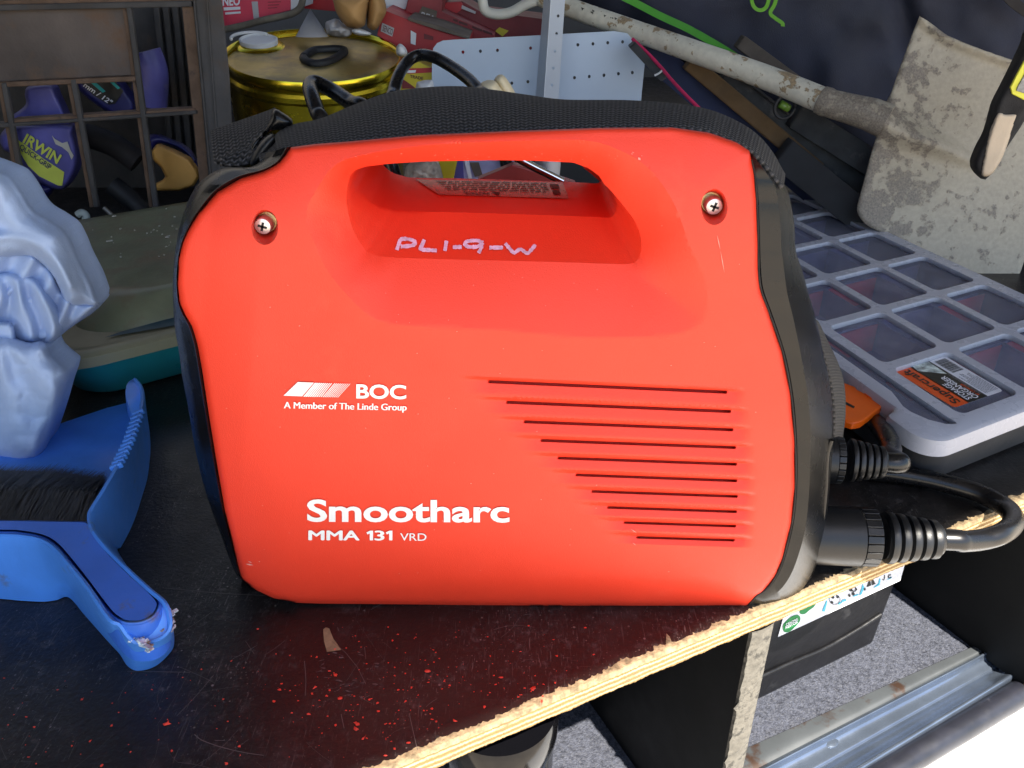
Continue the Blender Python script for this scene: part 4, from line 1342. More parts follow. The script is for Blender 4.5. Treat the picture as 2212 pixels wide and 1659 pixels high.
# ridged top sheet made with real openings for each pane
def cell(i, j): return (i - 1 + .06, i - .06, j + .06, j + .94)
CELLS = [(i, j) for i in range(0, 6) for j in range(0, 3)]
openings = []
for (i, j) in CELLS:
    i0, i1, j0, j1 = cell(i, j)
    i1 = min(i1, 4.92); i0 = max(i0, I0 + .17)
    if j == 2: j1 = 2.84
    if i1 - i0 < .15: continue
    openings.append(rrect(i0, i1, j0, j1, .09, 5))
openings.append([(-1.02, -.10), (-.98, -.20), (-.86, -.30), (-.70, -.36), (-.60, -.36), (-.45, -.30), (-.36, -.27), (1.9, -.26), (3.8, -.26), (3.8, -.09), (1.9, -.09), (-.9, -.09), (-1.0, -.08)])
outer2 = [(p, q) for p, q in rrect(I0 + .05, I1 - .05, J0 + .05, J1 - .05, .275)]
o2 = []
k = .05
cut_i0, cut_j = -.60 - k, J0 + .17 + k * .2
nn = len(outer2)
for q in range(nn):
    a, b = outer2[q]; a2, b2 = outer2[(q + 1) % nn]
    o2.append((a, b))
    if abs(b - (J0 + k)) < 1e-6 and abs(b2 - (J0 + k)) < 1e-6 and a2 - a > .5:
        o2 += [(cut_i0 - .05, b), (cut_i0 - .01, b + .02), (cut_i0, b + .06), (cut_i0 + .01, cut_j - .05), (cut_i0 + .05, cut_j), (2.2, cut_j), (2.25, b)]
Vt, Ft = triangulate(o2, openings, [])
lidm.add([G(a, b, ZL) for a, b in Vt], [tuple(q) for q in Ft])
for op in openings:
    r0 = [G(a, b, ZL) for a, b in op]
    cx = sum(p[0] for p in op) / len(op); cy_ = sum(p[1] for p in op) / len(op)
    r1 = [G(a + (cx - a) * .03, b + (cy_ - b) * .03, ZL - .0042) for a, b in op]
    v, f = loft([r0, r1], True)
    lidm.add(v, f)
import bmesh
lid = lidm.build('lid', MAT['lid_frost'], org, smooth=True)
bm_ = bmesh.new(); bm_.from_mesh(lid.data)
bmesh.ops.remove_doubles(bm_, verts=bm_.verts, dist=.00008)
bmesh.ops.recalc_face_normals(bm_, faces=bm_.faces)
up_f = sum(f_.normal.z * f_.calc_area() for f_ in bm_.faces if abs(f_.normal.z) > .9)
if up_f < 0: bmesh.ops.reverse_faces(bm_, faces=bm_.faces)
bm_.to_mesh(lid.data); bm_.free()
lid.data.polygons.foreach_set('use_smooth', [True] * len(lid.data.polygons))
lid.data.set_sharp_from_angle(angle=R(40))
so = lid.modifiers.new('s', 'SOLIDIFY'); so.thickness = .0014; so.offset = -1
for op in openings:
    b_ = MB()
    top = [G(a, b, ZL - .0040) for a, b in op]; bot = [p - Vector((0, 0, .0011)) for p in top]
    v, f = loft([bot, top], True, True)
    b_.add(v, f)
    b_.build('lid_pane', MAT['lid_clear'], lid)
# sticker inside the near pane
def z5(x, y): return ((2000 + x / 3.686) / 1.1302, (650 + y / 3.686) / 1.1302)
ZS = ZL - .0036
LQ = [at_z(*z5(*p), ZS) for p in ((1660, 1120), (1120, 800), (675, 945), (1215, 1275))]   # s0t0, s1t0, s1t1, s0t1
def lab(s0, s1, t0, t1, k=0):
    c = bil(LQ, [s0, s1, s1, s0], [t0, t0, t1, t1])
    return [Vector(p) + Vector((0, 0, .00012 * k)) for p in c]
sb_ = [Vector(p) for p in bil(LQ, *zip(*[(u, v_) for u, v_ in rrect(0, 1, 0, 1, .06, 5)]))]
stick = mesh('sticker', sb_, [tuple(range(len(sb_)))], MAT['lab_white'], org, False)
def lquad(name, s0, s1, t0, t1, mat, k=1): mesh(name, lab(s0, s1, t0, t1, k), [(0, 1, 2, 3)], mat, stick, False)
lquad('black_band', .0, 1.0, .33, .72, MAT['lab_black'])
ob_ = [Vector(p) + Vector((0, 0, .00012)) for p in bil(LQ, *zip(*[(u, v_) for u, v_ in [(0, .70), (1, .70), (1, .96), (.97, 1), (.03, 1), (0, .96)]]))]
mesh('orange_band', ob_, [tuple(range(len(ob_)))], MAT['lab_orange'], stick, False)
MAT['lab_grey2'] = M('label_picture_pale', (.45, .5, .46), .4, var=.9, scale=150)
pg_ = bil(LQ, [.62, .95, 1.0, 1.0, .85], [.38, .36, .50, .66, .70])
mesh('picture', [Vector(p) + Vector((0, 0, .00024)) for p in pg_], [tuple(range(5))], MAT['lab_grey2'], stick, False)
text3d('sticker_text', 'Supercraft', lab(.06, .94, .79, .93, 3), MAT['lab_black'], stick, .02)
text3d('sticker_text', 'STORAGE', lab(.05, .46, .58, .68, 3), MAT['lab_white'], stick, .02)
text3d('sticker_text', 'ORGANISER', lab(.03, .60, .46, .56, 3), MAT['lab_white'], stick, .02)
text3d('sticker_text', '47 CORNER', lab(.06, .36, .40, .445, 3), MAT['lab_orange'], stick, .01)
bars = MB()
x = .60
while x < .93:
    w = rnd.choice((.006, .010, .016)); bars.add(lab(x, x + w, .06, .28, 2), [(0, 1, 2, 3)]); x += w + rnd.choice((.006, .010))
bars.build('barcode', MAT['lab_black'], stick)
fp = MB()
for r_ in range(8):
    x = .06
    while x < .5 - (.12 if r_ % 3 == 0 else 0):
        w = rnd.uniform(.015, .05); fp.add(lab(x, x + w, .04 + r_ * .034, .055 + r_ * .034, 2), [(0, 1, 2, 3)]); x += w + .01
for r_ in range(2):
    x = .08
    while x < .6:
        w = rnd.uniform(.015, .05); fp.add(lab(x, x + w, .345 + r_ * .026, .355 + r_ * .026, 2), [(0, 1, 2, 3)]); x += w + .01
fp.build('small_print', MAT['lab_text'], stick)
# orange latch
zlat = .039
def zl(*p): return at_z(*z5(*p), zlat)
lt = [(190, 1030), (320, 1080), (340, 1105), (390, 1130), (520, 1200), (575, 1220), (560, 1265), (480, 1320), (380, 1395), (300, 1408), (240, 1390), (190, 1370)]
top = [zl(*p) for p in lt]
l_ = MB()
v, f = loft([[p - Vector((0, 0, .006)) for p in top], [p + Vector((0, 0, -.0012)) for p in top], [p.lerp(sum(top, Vector()) / len(top), .04) for p in top]], True, True)
l_.add(v, f)
latch = l_.build('latch', MAT['orange'], org, bevel=.0006)
s_ = [zl(*p) + Vector((0, 0, .0003)) for p in ((225, 1215), (320, 1265), (310, 1282), (225, 1240))]
mesh('latch_slot', s_, [(3, 2, 1, 0)], MAT['dark'], latch, False)
rb = [zl(*p) + Vector((0, 0, .001)) for p in ((395, 1135), (450, 1150), (535, 1205), (510, 1215), (430, 1175))]
mesh('latch_rib', rb, [tuple(range(5))[::-1]], MAT['orange'], latch, False).modifiers.new('s', 'SOLIDIFY').thickness = .002

# ================================================================== DUSTPAN, BRUSH, CLOTH
def z3d(x, y): return (x / 2.074 / 1.1302, (900 + y / 2.074) / 1.1302)
ZR = .047
rimR = [(690, 48), (722, 90), (728, 150), (712, 230), (662, 370), (602, 490), (540, 600), (475, 705), (464, 745), (470, 790), (490, 830), (545, 900), (645, 1000), (765, 1110), (845, 1180), (872, 1260)]
rimL = [(872, 1260), (862, 1330), (800, 1380), (700, 1400), (640, 1360), (600, 1305), (540, 1270), (430, 1110), (340, 1000), (270, 920), (200, 875), (100, 855), (0, 850), (-160, 850), (-420, 880)]
rim_px = [z3d(*p) for p in rimR + rimL[1:]]
zrim = [.040, .044, ZR, ZR, ZR, ZR, ZR, ZR, ZR, ZR, ZR, ZR, ZR, ZR, .046, .042] + [.038, .036, .036, .040, .045, ZR] + [ZR] * 8
rim_w = [at_z(*p, z) for p, z in zip(rim_px, zrim)]
basR = [(715, 190), (745, 250), (758, 320), (762, 400), (758, 470), (745, 560), (722, 640), (690, 740), (660, 815), (632, 870), (612, 905), (600, 930), (700, 1080), (800, 1200), (868, 1300), (883, 1370)]
basL = [(868, 1430), (790, 1505), (700, 1530), (645, 1505), (605, 1445), (545, 1380), (430, 1250), (350, 1160), (285, 1172), (220, 1180), (120, 1176), (0, 1165), (-160, 1150), (-420, 1120)]
bas_w = [at_z(*z3d(*p), 0.0006) for p in basR + basL]
NP = 260
def match(P, n):   # same parameter for both polylines: index based
    P = np.array([tuple(p) for p in P]); t = np.linspace(0, len(P) - 1, n)
    from_i = np.floor(t).astype(int)
    out = []
    m = len(P)
    for q, i in zip(t, from_i):
        i = min(i, m - 2); u = q - i
        a, b, c, d = P[max(i - 1, 0)], P[i], P[i + 1], P[min(i + 2, m - 1)]
        out.append(0.5 * ((2 * b) + (c - a) * u + (2 * a - 5 * b + 4 * c - d) * u * u + (3 * b - a - 3 * c + d) * u ** 3))
    return np.array(out)
rim_m, bas_m = match(rim_w, NP), match(bas_w, NP)
pan = thing('dustpan', 'blue plastic dustpan with chewed handle end, lying on the black deck', 'dustpan', tuple(bas_w[20]))
rows = []
nrm = np.zeros_like(rim_m)
tg_ = np.gradient(rim_m, axis=0); nrm[:, 0] = tg_[:, 1]; nrm[:, 1] = -tg_[:, 0]
nrm /= (np.linalg.norm(nrm, axis=1)[:, None] + 1e-9)
for t in np.linspace(0, 1, 10):
    r = rim_m * (1 - t) + bas_m * t
    rows.append(r)
lipo = rim_m.copy(); lipo[:, 2] -= .0035
inn = rim_m - nrm * -.0028
# which side is inside?  (towards the brush)
cen = np.array(tuple(at_z(*z3d(250, 700), .03)))
if np.linalg.norm((rim_m - nrm * .003)[100] - cen) < np.linalg.norm((rim_m + nrm * .003)[100] - cen): sgn = -1
else: sgn = 1
inn = rim_m + nrm * sgn * .0026; inn[:, 2] -= .0002
crown = rim_m + nrm * sgn * .0012; crown[:, 2] += .0009
innb = bas_m * .9 + rim_m * .1 + nrm * sgn * .004
v, f = loft(rows[::-1] + [crown, inn, innb])
mesh('pan_wall', v, f, MAT['blue'], pan, angle=45)
# comb teeth along the right rim
cmb = MB()
tp_ = lin([z3d(710, 225), z3d(662, 370), z3d(600, 495)], 13)
for q in tp_:
    c = at_z(q[0] - 4, q[1], ZR - .001)
    cmb.box(c, .0085, .0032, .004, Matrix.Rotation(R(20), 3, 'Z') @ Matrix.Rotation(R(-15), 3, 'Y'))
cmb.build('comb_tooth', MAT['blue'], pan, bevel=.0008)
# floor of the pan
fl = [(640, 165), (540, 190), (300, 270), (0, 330), (-420, 400), (-420, 1110), (-160, 1120), (0, 1130), (220, 1150), (340, 1140), (560, 900), (640, 800), (690, 640), (720, 480), (735, 330), (705, 190)]
fw = [at_z(*z3d(*p), .0022 if p[1] > 450 else .0040) for p in fl]
Vf, Ff = triangulate([(p.x, p.y) for p in fw], [], inset_pts([(p.x, p.y) for p in fw], .012, .006))
fz = [.0024 + .005 * max(0, math.sin((y - .05) * 22)) * (y > .06) for x, y in Vf]
mesh('pan_floor', [(x, y, z) for (x, y), z in zip(Vf, fz)], [tuple(q) for q in Ff], MAT['blue'], pan)
# corner ear
ear = [z3d(*p) for p in ((640, 165), (632, 110), (645, 65), (680, 45), (715, 70), (732, 130), (730, 200), (705, 250), (670, 240))]
ev = [at_z(*p, .040) for p in cr(ear, 40, True)]
eb = [Vector((p.x, p.y, .004)) for p in ev]
cc_ = sum(ev, Vector()) / len(ev)
v, f = loft([[p + Vector((0, 0, 0)) for p in [at_z(*q, .004) for q in cr([z3d(*p) for p in ((650, 240), (640, 180), (650, 140), (685, 120), (720, 150), (745, 230), (748, 290), (725, 320), (690, 300))], 40, True)]], [p - Vector((0, 0, .002)) for p in ev], [p.lerp(cc_, .10) + Vector((0, 0, .0005)) for p in ev]], True, True)
mesh('corner_ear', v, f, MAT['blue'], pan, angle=50)
# chewed, whitened plastic at the handle end
chew = MB()
MAT['chew'] = M('chewed_plastic', (.50, .58, .72), .6, var=.6, scale=160, dirt=(.25, .17, .11), dirt_at=(.5, .6), dscale=120)
for k in range(70):
    x, y = rnd.choice(((rnd.uniform(640, 760), 0), (rnd.uniform(820, 885), 1)))
    yy = 1330 + (x - 640) * .65 + rnd.uniform(-22, 22) if y == 0 else 1265 + rnd.uniform(-40, 60)
    c = at_z(*z3d(x, yy), .037 + rnd.uniform(-.004, .002))
    s_ = rnd.uniform(.0007, .0022)
    chew.box(c, s_ * 2.4, s_, s_ * .5, Matrix.Rotation(rnd.uniform(0, 3), 3, 'Z') @ Matrix.Rotation(rnd.uniform(-.6, .6), 3, 'X'))
chew.build('chewed_edge', MAT['chew'], pan, bevel=.0005)

# handle end block under the rim
endp = [z3d(*p) for p in ((872, 1255), (868, 1320), (810, 1378), (705, 1400), (640, 1362), (600, 1308), (720, 1303), (790, 1262), (822, 1195), (850, 1190))]
ew = [at_z(*p, z) for p, z in zip(endp, (.041, .037, .0345, .0345, .0385, .044, .044, .044, .045, .045))]
ec_ = sum(ew, Vector()) / len(ew)
mesh('handle_end', [tuple(p) for p in ew] + [tuple(ec_ + Vector((0, 0, .0006)))], [(k, (k + 1) % 10, 10) for k in range(10)], MAT['blue'], pan)

# hand brush lying in the pan
br = thing('hand_brush', 'blue hand brush with black bristles nested in the blue dustpan', 'brush', tuple(at_z(100, 1140, .004)))
bo = [(-420, 770), (0, 767), (300, 772), (445, 776), (470, 800), (500, 850), (560, 930), (660, 1030), (770, 1130), (815, 1180), (815, 1215), (785, 1262), (720, 1296), (640, 1300), (600, 1285), (545, 1240), (440, 1100), (350, 985), (280, 905), (210, 862), (100, 840), (0, 836), (-420, 840)]
bq = cr([z3d(*p) for p in bo], 150, True)
bt = [at_z(*p, .0455) for p in bq]
bcn = None
tgb = np.gradient(np.array([tuple(p) for p in bt]), axis=0)
nb = np.stack([tgb[:, 1], -tgb[:, 0], 0 * tgb[:, 0]], 1); nb /= np.linalg.norm(nb, axis=1)[:, None] + 1e-9
bt = np.array([tuple(p) for p in bt])
test = inside((bt + nb * .004)[:, :2], bt[:, :2]).mean()
si = 1 if test > .5 else -1
r_in = bt + nb * si * .0022; r_in[:, 2] += .0012
low = bt.copy(); low[:, 2] = .02
low2 = bt - nb * si * .0004; low2[:, 2] -= .003
polyi = [(p[0], p[1]) for p in r_in]
Vb, Fb = triangulate(polyi, [], inset_pts(polyi, .006, .003))
v, f = loft([low, low2, bt, r_in], True)
nb0 = len(v)
vv = list(v) + [(x, y, .0467) for x, y in Vb]
mesh('brush_handle', vv, f + [tuple(q + nb0) for q in Fb], MAT['blue_brush'], br, angle=40).modifiers.new('w', 'WELD').merge_threshold = .0004
# bristles: many fine strands swept up and back from the brush edge
bri = MB()
for k in range(5200):
    x = rnd.uniform(-420, 455)
    root = at_z(*z3d(x, rnd.uniform(772, 800)), .034 + rnd.uniform(-.014, .008))
    ln = rnd.uniform(.85, 1.05)
    tipx = x + 215 + rnd.uniform(-40, 45)
    if tipx > 545: tipx = 545 - rnd.uniform(0, 40)
    tipy = 500 + max(0, (x - 100)) * .16 + rnd.uniform(-18, 22)
    tip = at_z(*z3d(tipx, tipy), .022 + rnd.uniform(-.012, .010))
    tip = root.lerp(tip, ln)
    mid = root.lerp(tip, .5) + Vector((0, 0, .006))
    w = Vector((.00026, .0001, 0))
    bri.add([root - w, root + w, mid + w, tip, mid - w], [(0, 1, 2, 4), (4, 2, 3)])
o = bri.build('bristles', MAT['bristle'], br)
core = [z3d(*p) for p in ((-420, 800), (440, 800), (500, 560), (380, 535), (200, 520), (0, 515), (-420, 515))]
cw = [at_z(*p, .008) for p in core]
v, f = loft([[Vector((p.x, p.y, .004)) for p in cw], cw], True, True)
mesh('bristle_core', v, f, MAT['bristle'], br, False)

# pale blue cloth, bunched up
cA = [(-140, 330), (-60, 345), (0, 366), (25, 380), (48, 410), (75, 452), (108, 473), (140, 496), (160, 530), (175, 565), (197, 607), (210, 640), (216, 657), (203, 664), (180, 661), (152, 660), (138, 650), (126, 622), (112, 597), (92, 572), (62, 556), (30, 556), (0, 560), (-140, 566)]
cA2 = [(-140, 585), (0, 588), (40, 590), (78, 602), (104, 630), (124, 660), (137, 690), (136, 716), (118, 736), (90, 744), (0, 742), (-140, 742)]
cB = [(-140, 540), (0, 540), (64, 540), (112, 580), (150, 640), (214, 655), (205, 672), (180, 690), (150, 710), (118, 735), (95, 742), (0, 745), (-140, 745)]
cC = [(-140, 715), (0, 722), (30, 728), (62, 738), (88, 736), (104, 748), (112, 766), (132, 784), (150, 800), (149, 820), (140, 846), (128, 890), (112, 940), (97, 980), (80, 998), (45, 1006), (0, 1003), (-140, 1000)]
cC2 = [(-140, 690), (0, 694), (26, 700), (34, 722), (30, 742), (0, 748), (-140, 745)]
hemA = [(25, 380), (75, 452), (140, 496), (175, 565), (212, 650)]
def fA(V):
    d = pdist(V, hemA, False)
    f = .0042 * np.sin(d / 10.5 + 2.0 * noise2(V, 120, 31)) * np.clip(1.3 - d / 110, 0, 1)
    e_ = pdist(V, cr([(-60, 520), (20, 512), (80, 530), (120, 566), (150, 620)], 30, False), False)
    return f - .006 * np.exp(-(e_ / 13) ** 2) + .006 * noise2(V, 90, 32) - .003 * np.abs(noise2(V, 34, 33))
def fB(V): return .005 * np.sin((V[:, 0] * .8 + V[:, 1] * .5) / 9.0 + 3 * noise2(V, 60, 34)) + .004 * noise2(V, 40, 35)
def fA2(V): return .0062 * np.sin((V[:, 0] - .25 * V[:, 1]) / 8.5 + 4 * noise2(V, 70, 36)) * np.clip((V[:, 1] - 590) / 40, 0, 1) + .004 * noise2(V, 44, 37)
def fC(V):
    a = np.arctan2(V[:, 1] - 700, V[:, 0] + 10)
    return .0040 * np.sin(a * 13 + 3 * noise2(V, 90, 38)) * np.clip((V[:, 1] - 740) / 90, 0, 1) + .006 * noise2(V, 60, 39) - .0045 * np.abs(noise2(V, 40, 40)) - .0018 * np.abs(noise2(V, 19, 41))
rg_ = MB()
for pl, yy, tt, rr_, ff in ((cB, .205, .030, 18, fB), (cA2, .186, .020, 22, fA2), (cC2, .172, .016, 12, None), (cA, .190, .034, 30, fA), (cC, .176, .034, 34, fC)):
    t_ = puffy('cloth', pl, yy, tt, None, None, step=3.2, r=rr_, fold=ff, n=220)
    rg_.add([v_.co.copy() for v_ in t_.data.vertices], [tuple(p_.vertices) for p_ in t_.data.polygons])
    me_ = t_.data; bpy.data.objects.remove(t_); bpy.data.meshes.remove(me_)
rag = rg_.build('cloth', MAT['cloth'], smooth=True)
setp(rag, 'crumpled pale blue cotton rag hanging at the left above the dustpan', 'cloth')

# ================================================================== TEAL TUB WITH LID
ztl = .072
fa, fb = at_z(150, 800, .045), at_z(382, 741, .045)
td = (fb - fa); td.z = 0; td.normalize(); tn = Vector((-td.y, td.x, 0))
tub = thing('storage_tub', 'teal plastic tub with dusty olive translucent lid, left of the welder', 'tub', tuple(fa))
def T(s, d, z):
    p = fa + td * s + tn * d; return Vector((p.x, p.y, z))
pbk = at_z(300, 420, .072)
LT, DT = .46, (pbk - fa).dot(tn)
def trr(k, z, r):
    pts = []
    s0, s1, d0, d1 = -.02 + k, LT - k, k, DT - k
    for (cs, cd, a0) in ((s1 - r, d1 - r, 0), (s0 + r, d1 - r, 1), (s0 + r, d0 + r, 2), (s1 - r, d0 + r, 3)):
        for q in range(9):
            a = math.pi / 2 * (a0 + q / 8)
            pts.append(T(cs + r * math.cos(a), cd + r * math.sin(a), z))
    return pts
v, f = loft([trr(.03, .001, .03), trr(.025, .004, .035), trr(.006, .040, .045), trr(.004, .044, .045)], True, True)
mesh('tub_body', v, f, MAT['teal'], tub, angle=45)
v, f = loft([trr(.002, .042, .045), trr(-.002, .043, .047), trr(-.002, .052, .047), trr(.002, .054, .045), trr(.007, .0545, .042), trr(.014, .0535, .04), trr(.017, .0495, .04), trr(.044, .0500, .04)], True)
mesh('lid_rim', v, f, MAT['lid_rim'], tub, angle=40)
v, f = loft([trr(.040, .049, .04), trr(.042, .0535, .045), trr(.060, .069, .05), trr(.067, .072, .05), trr(.076, .0708, .05)], True, True)
mesh('lid_top', v, f, MAT['lid_green'], tub, angle=30)
sl_ = [at_z(x, y, .0512) for x, y in ((226, 729), (262, 716), (310, 703), (390, 681), (430, 672), (430, 694), (384, 706), (330, 722), (285, 731), (250, 733))]
mesh('lid_slot', sl_, [tuple(range(6))], plain('deep_teal_gap', (.004, .05, .08), .4), tub, False)
deb = MB()
for k in range(90):
    s, d = rnd.gauss(.17, .08), rnd.gauss(.22, .05)
    q = rnd.uniform(.0005, .0013) if rnd.random() < .9 else .003
    c = T(s, d, .0718)
    deb.box(c, q * rnd.uniform(1, 2.4), q, .0008, Matrix.Rotation(rnd.uniform(0, 3), 3, 'Z'))
setp(deb.build('debris', MAT['fleck']), 'pale crumbs and chips scattered over the olive tub lid', 'debris', kind='stuff')

# ================================================================== CRATE AND ITS CONTENTS
def zc(x, y): return (x / 4.464, y / 4.464)
YC = .645
crate = thing('crate', 'dusty black plastic crate with open grid side, full of clamps', 'crate', tuple(at_y(200, 420, YC)))
def bar(name, pts_a, pts_b, w, mat, dep=.014, y=YC):
    """bar from px a to px b, px width w"""
    a, b = np.array(pts_a, float), np.array(pts_b, float)
    d = b - a; n_ = np.array([-d[1], d[0]]) / np.linalg.norm(d) * w / 2
    return slab(name, [tuple(a + n_), tuple(b + n_), tuple(b - n_), tuple(a - n_)], y, dep, mat, crate, .0012)
slab('solid_plate', [zc(-900, 130), zc(0, 85), zc(1225, 70), zc(1300, 725), zc(0, 790), zc(-900, 835)], YC + .010, .004, MAT['crate_plate'], crate)
bar('rail', zc(-900, 95), zc(1850, 38), 13, MAT['crate'], y=YC - .001)
bar('rail', zc(-900, 45), zc(1850, -12), 10, MAT['crate_lip'], y=YC + .004)
bar('rail', zc(-900, 860), zc(1310, 760), 11, MAT['crate_lip'], .018, YC + .001)
bar('rail', zc(-900, 1280), zc(110, 1205), 10, MAT['crate'], .02, YC)
bar('rail', zc(100, 1206), zc(1895, 1085), 8, MAT['crate'], .006, YC)
bar('rail', zc(100, 1172), zc(1890, 1062), 9, MAT['crate_lip'], .018, YC + .003)
for a, b in (((30, 800), (248, 2000)), ((700, 770), (925, 2000)), ((1235, 50), (1496, 2000)), ((-560, 830), (-400, 2000))):
    bar('bar', zc(*a), zc(*b), 11, MAT['crate'], .006, YC - .0005)
    bar('bar_side', zc(a[0] - 42, a[1]), zc(b[0] - 42, b[1]), 9, MAT['crate_lip'], .014, YC + .006)
slab('corner_post', [zc(1865, -60), zc(2130, -60), zc(2150, 60), zc(2215, 700), zc(2240, 1200), zc(2260, 1900), zc(2040, 1900), zc(1990, 1300), zc(1930, 600)], YC - .004, .06, MAT['crate'], crate, .002, (), (-.5, .86, 0))
bar('post_rib', zc(1990, -40), zc(2130, 1900), 4, MAT['crate'], .01, YC - .007)
bar('post_edge', zc(1868, 0), zc(2035, 1800), 4, MAT['crate'], .01, YC - .008)
slab('inner_cheek', [zc(1740, -60), zc(1862, -60), zc(2030, 1900), zc(1935, 1900)], YC + .004, .02, MAT['crate_lip'], crate)
# ribbed back wall of the crate
slab('rear_wall', [(-250, -60), (440, -60), (500, 420), (-250, 440)], YC + .27, .006, MAT['crate'], crate)
for k in range(7):
    x = 1500 + k * 90
    bar('rear_rib', zc(x, 60), zc(x + 150, 1500), 12, MAT['crate'], .01, YC + .255)
YI = YC + .05
cl1 = thing('bar_clamp', 'purple blue quick clamp with lime yellow label, inside the dusty crate', 'clamp', tuple(at_y(80, 350, YI)))
puffy('clamp_head', [zc(*p) for p in ((0, 1330), (40, 1250), (160, 1195), (680, 1200), (720, 1300), (760, 1480), (740, 1650), (650, 1800), (560, 1830), (400, 1770), (230, 1640), (140, 1500), (30, 1440))], YI, .022, MAT['clamp_blue'], cl1, step=3, r=13)
puffy('clamp_trigger', [zc(*p) for p in ((130, 1110), (180, 1070), (250, 1000), (240, 900), (280, 830), (490, 815), (560, 930), (640, 1110), (660, 1230), (140, 1230))], YI + .015, .018, MAT['clamp_blue'], cl1, step=3, r=9)
puffy('clamp_jaw', [zc(*p) for p in ((280, 1750), (520, 1800), (420, 1950), (260, 2120), (130, 2140), (150, 1950))], YI + .01, .02, MAT['clamp_navy'], cl1, step=4)
def flatq(name, pts, y, mat, parent, off=0):
    P3 = [at_y(*zc(*p), y) for p in pts]
    return mesh(name, P3, [tuple(range(len(P3)))], mat, parent, False)
yl_ = YI - .0235
flatq('yellow_label', [(175, 1350), (240, 1395), (420, 1530), (620, 1660), (600, 1790), (560, 1790), (380, 1700), (270, 1600), (200, 1480)], yl_, MAT['yellow_print'], cl1)
def ctext(s, bl, br, tl, mat, bold, y, parent):
    a, b, c = at_y(*zc(*bl), y), at_y(*zc(*br), y), at_y(*zc(*tl), y)
    return text3d('printed_text', s, [a, b, b + c - a, c], mat, parent, bold)
ctext('IRWIN', (215, 1370), (550, 1580), (262, 1285), MAT['yellow_print'], .03, yl_ - .001, cl1)
ctext('QUICK-GRIP', (185, 1430), (480, 1640), (205, 1385), MAT['clamp_navy'], .015, yl_ - .001, cl1)
flatq('scuffed_patch', [(500, 1305), (530, 1340), (600, 1380), (650, 1365), (680, 1450), (710, 1500), (690, 1540), (660, 1470), (600, 1420), (535, 1390)], yl_ - .0002, MAT['fleck'], cl1)
cl2 = thing('ratchet_clamp', 'navy clamp with white mm / 12" lettering and teal stripes, inside the crate', 'clamp', tuple(at_y(220, 250, YI + .04)))
puffy('clamp_body', [zc(*p) for p in ((740, 760), (1100, 760), (1240, 900), (1300, 1010), (1270, 1090), (1100, 1110), (900, 990), (760, 860))], YI + .04, .02, MAT['clamp_navy'], cl2, step=3, r=8)
ylb = YI + .0185
flatq('black_label', [(770, 780), (1100, 770), (1190, 880), (1110, 1000), (1050, 1010), (900, 920)], ylb, MAT['lab_black'], cl2)
ctext('mm / 12"', (800, 830), (1060, 1010), (830, 795), MAT['lab_white'], .02, ylb - .001, cl2)
for pts in (((870, 795), (920, 790), (1020, 880), (990, 895)), ((1050, 785), (1090, 785), (1160, 850), (1135, 860))):
    flatq('teal_stripe', pts, ylb - .0008, MAT['teal_print'], cl2)
amb = puffy('trigger_handle', [(x * 1.4286 / 4.464, y * 1.4286 / 4.464) for x, y in ((1015, 1025), (1060, 970), (1165, 1010), (1275, 1065), (1335, 1150), (1345, 1190), (1310, 1255), (1210, 1290), (1040, 1290), (1043, 1240), (1100, 1212), (1115, 1190), (1085, 1130), (1035, 1082))], YI + .01, .012, MAT['orange_tool'], None, step=3, r=6, curve=False, n=120)
setp(amb, 'amber yellow plastic trigger handle behind the right bars of the crate', 'tool')
cl3 = puffy('tool_grip', [zc(*p) for p in ((1415, 1320), (1500, 1290), (1640, 1340), (1800, 1420), (1900, 1560), (1930, 1700), (1850, 1560), (1700, 1430), (1540, 1390), (1450, 1480), (1400, 1420))], YI + .05, .015, MAT['clamp_navy'], None, step=4)
setp(cl3, 'navy tool grip curving above the amber handle in the crate', 'tool')
hk = thing('wire_hook', 'pale bent hook with dark shaft low in the crate behind the bars', 'hook', tuple(at_y(180, 425, YI)))
tube('hook_tip', [at_y(*zc(*p), YI) for p in ((750, 2070), (790, 2050), (830, 2080), (830, 2130), (900, 2160), (900, 2250), (760, 2240))], .005, MAT['pale_bits'], hk, n=40, seg=8)
tube('shaft', [at_y(*zc(*p), YI + .02) for p in ((1000, 2000), (1100, 2100), (1200, 2230))], .003, MAT['grey_steel'], hk, n=12, seg=8)
for k, (pts, r_, lab_) in enumerate(((((830, 1300), (1100, 1400), (1330, 1560)), .016, 'dark brown tool handle lying slanted behind the crate bars'), (((1080, 1780), (1230, 1900), (1400, 2060)), .014, 'dark ribbed hose end at the bottom of the crate'), (((1380, 500), (1450, 700), (1440, 1000)), .022, 'dusty purple clamp pad high in the right cell of the crate'))):
    o = tube(('old_tool', 'hose', 'bar_clamp')[k], [at_y(*zc(*p), YI + .07) for p in pts], r_, (MAT['brown_dark'], MAT['dark'], MAT['clamp_blue'])[k], n=24)
    setp(o, lab_, ('tool', 'hose', 'clamp')[k])

# ================================================================== GOLD DRUM
def zd(x, y): return (477.8 + x / 5.952, y / 5.952)
dc_px = (676, 117)
YD = .80
dc = at_y(*dc_px, YD)
lw, rw = at_y(486, 112, YD), at_y(869, 118, YD)
RD = (rw.x - lw.x) / 2
dc.x = (lw.x + rw.x) / 2
drum = thing('metal_drum', 'gold lacquered metal drum with dusty top and white cap, behind the welder', 'drum', (dc.x, dc.y, 0))
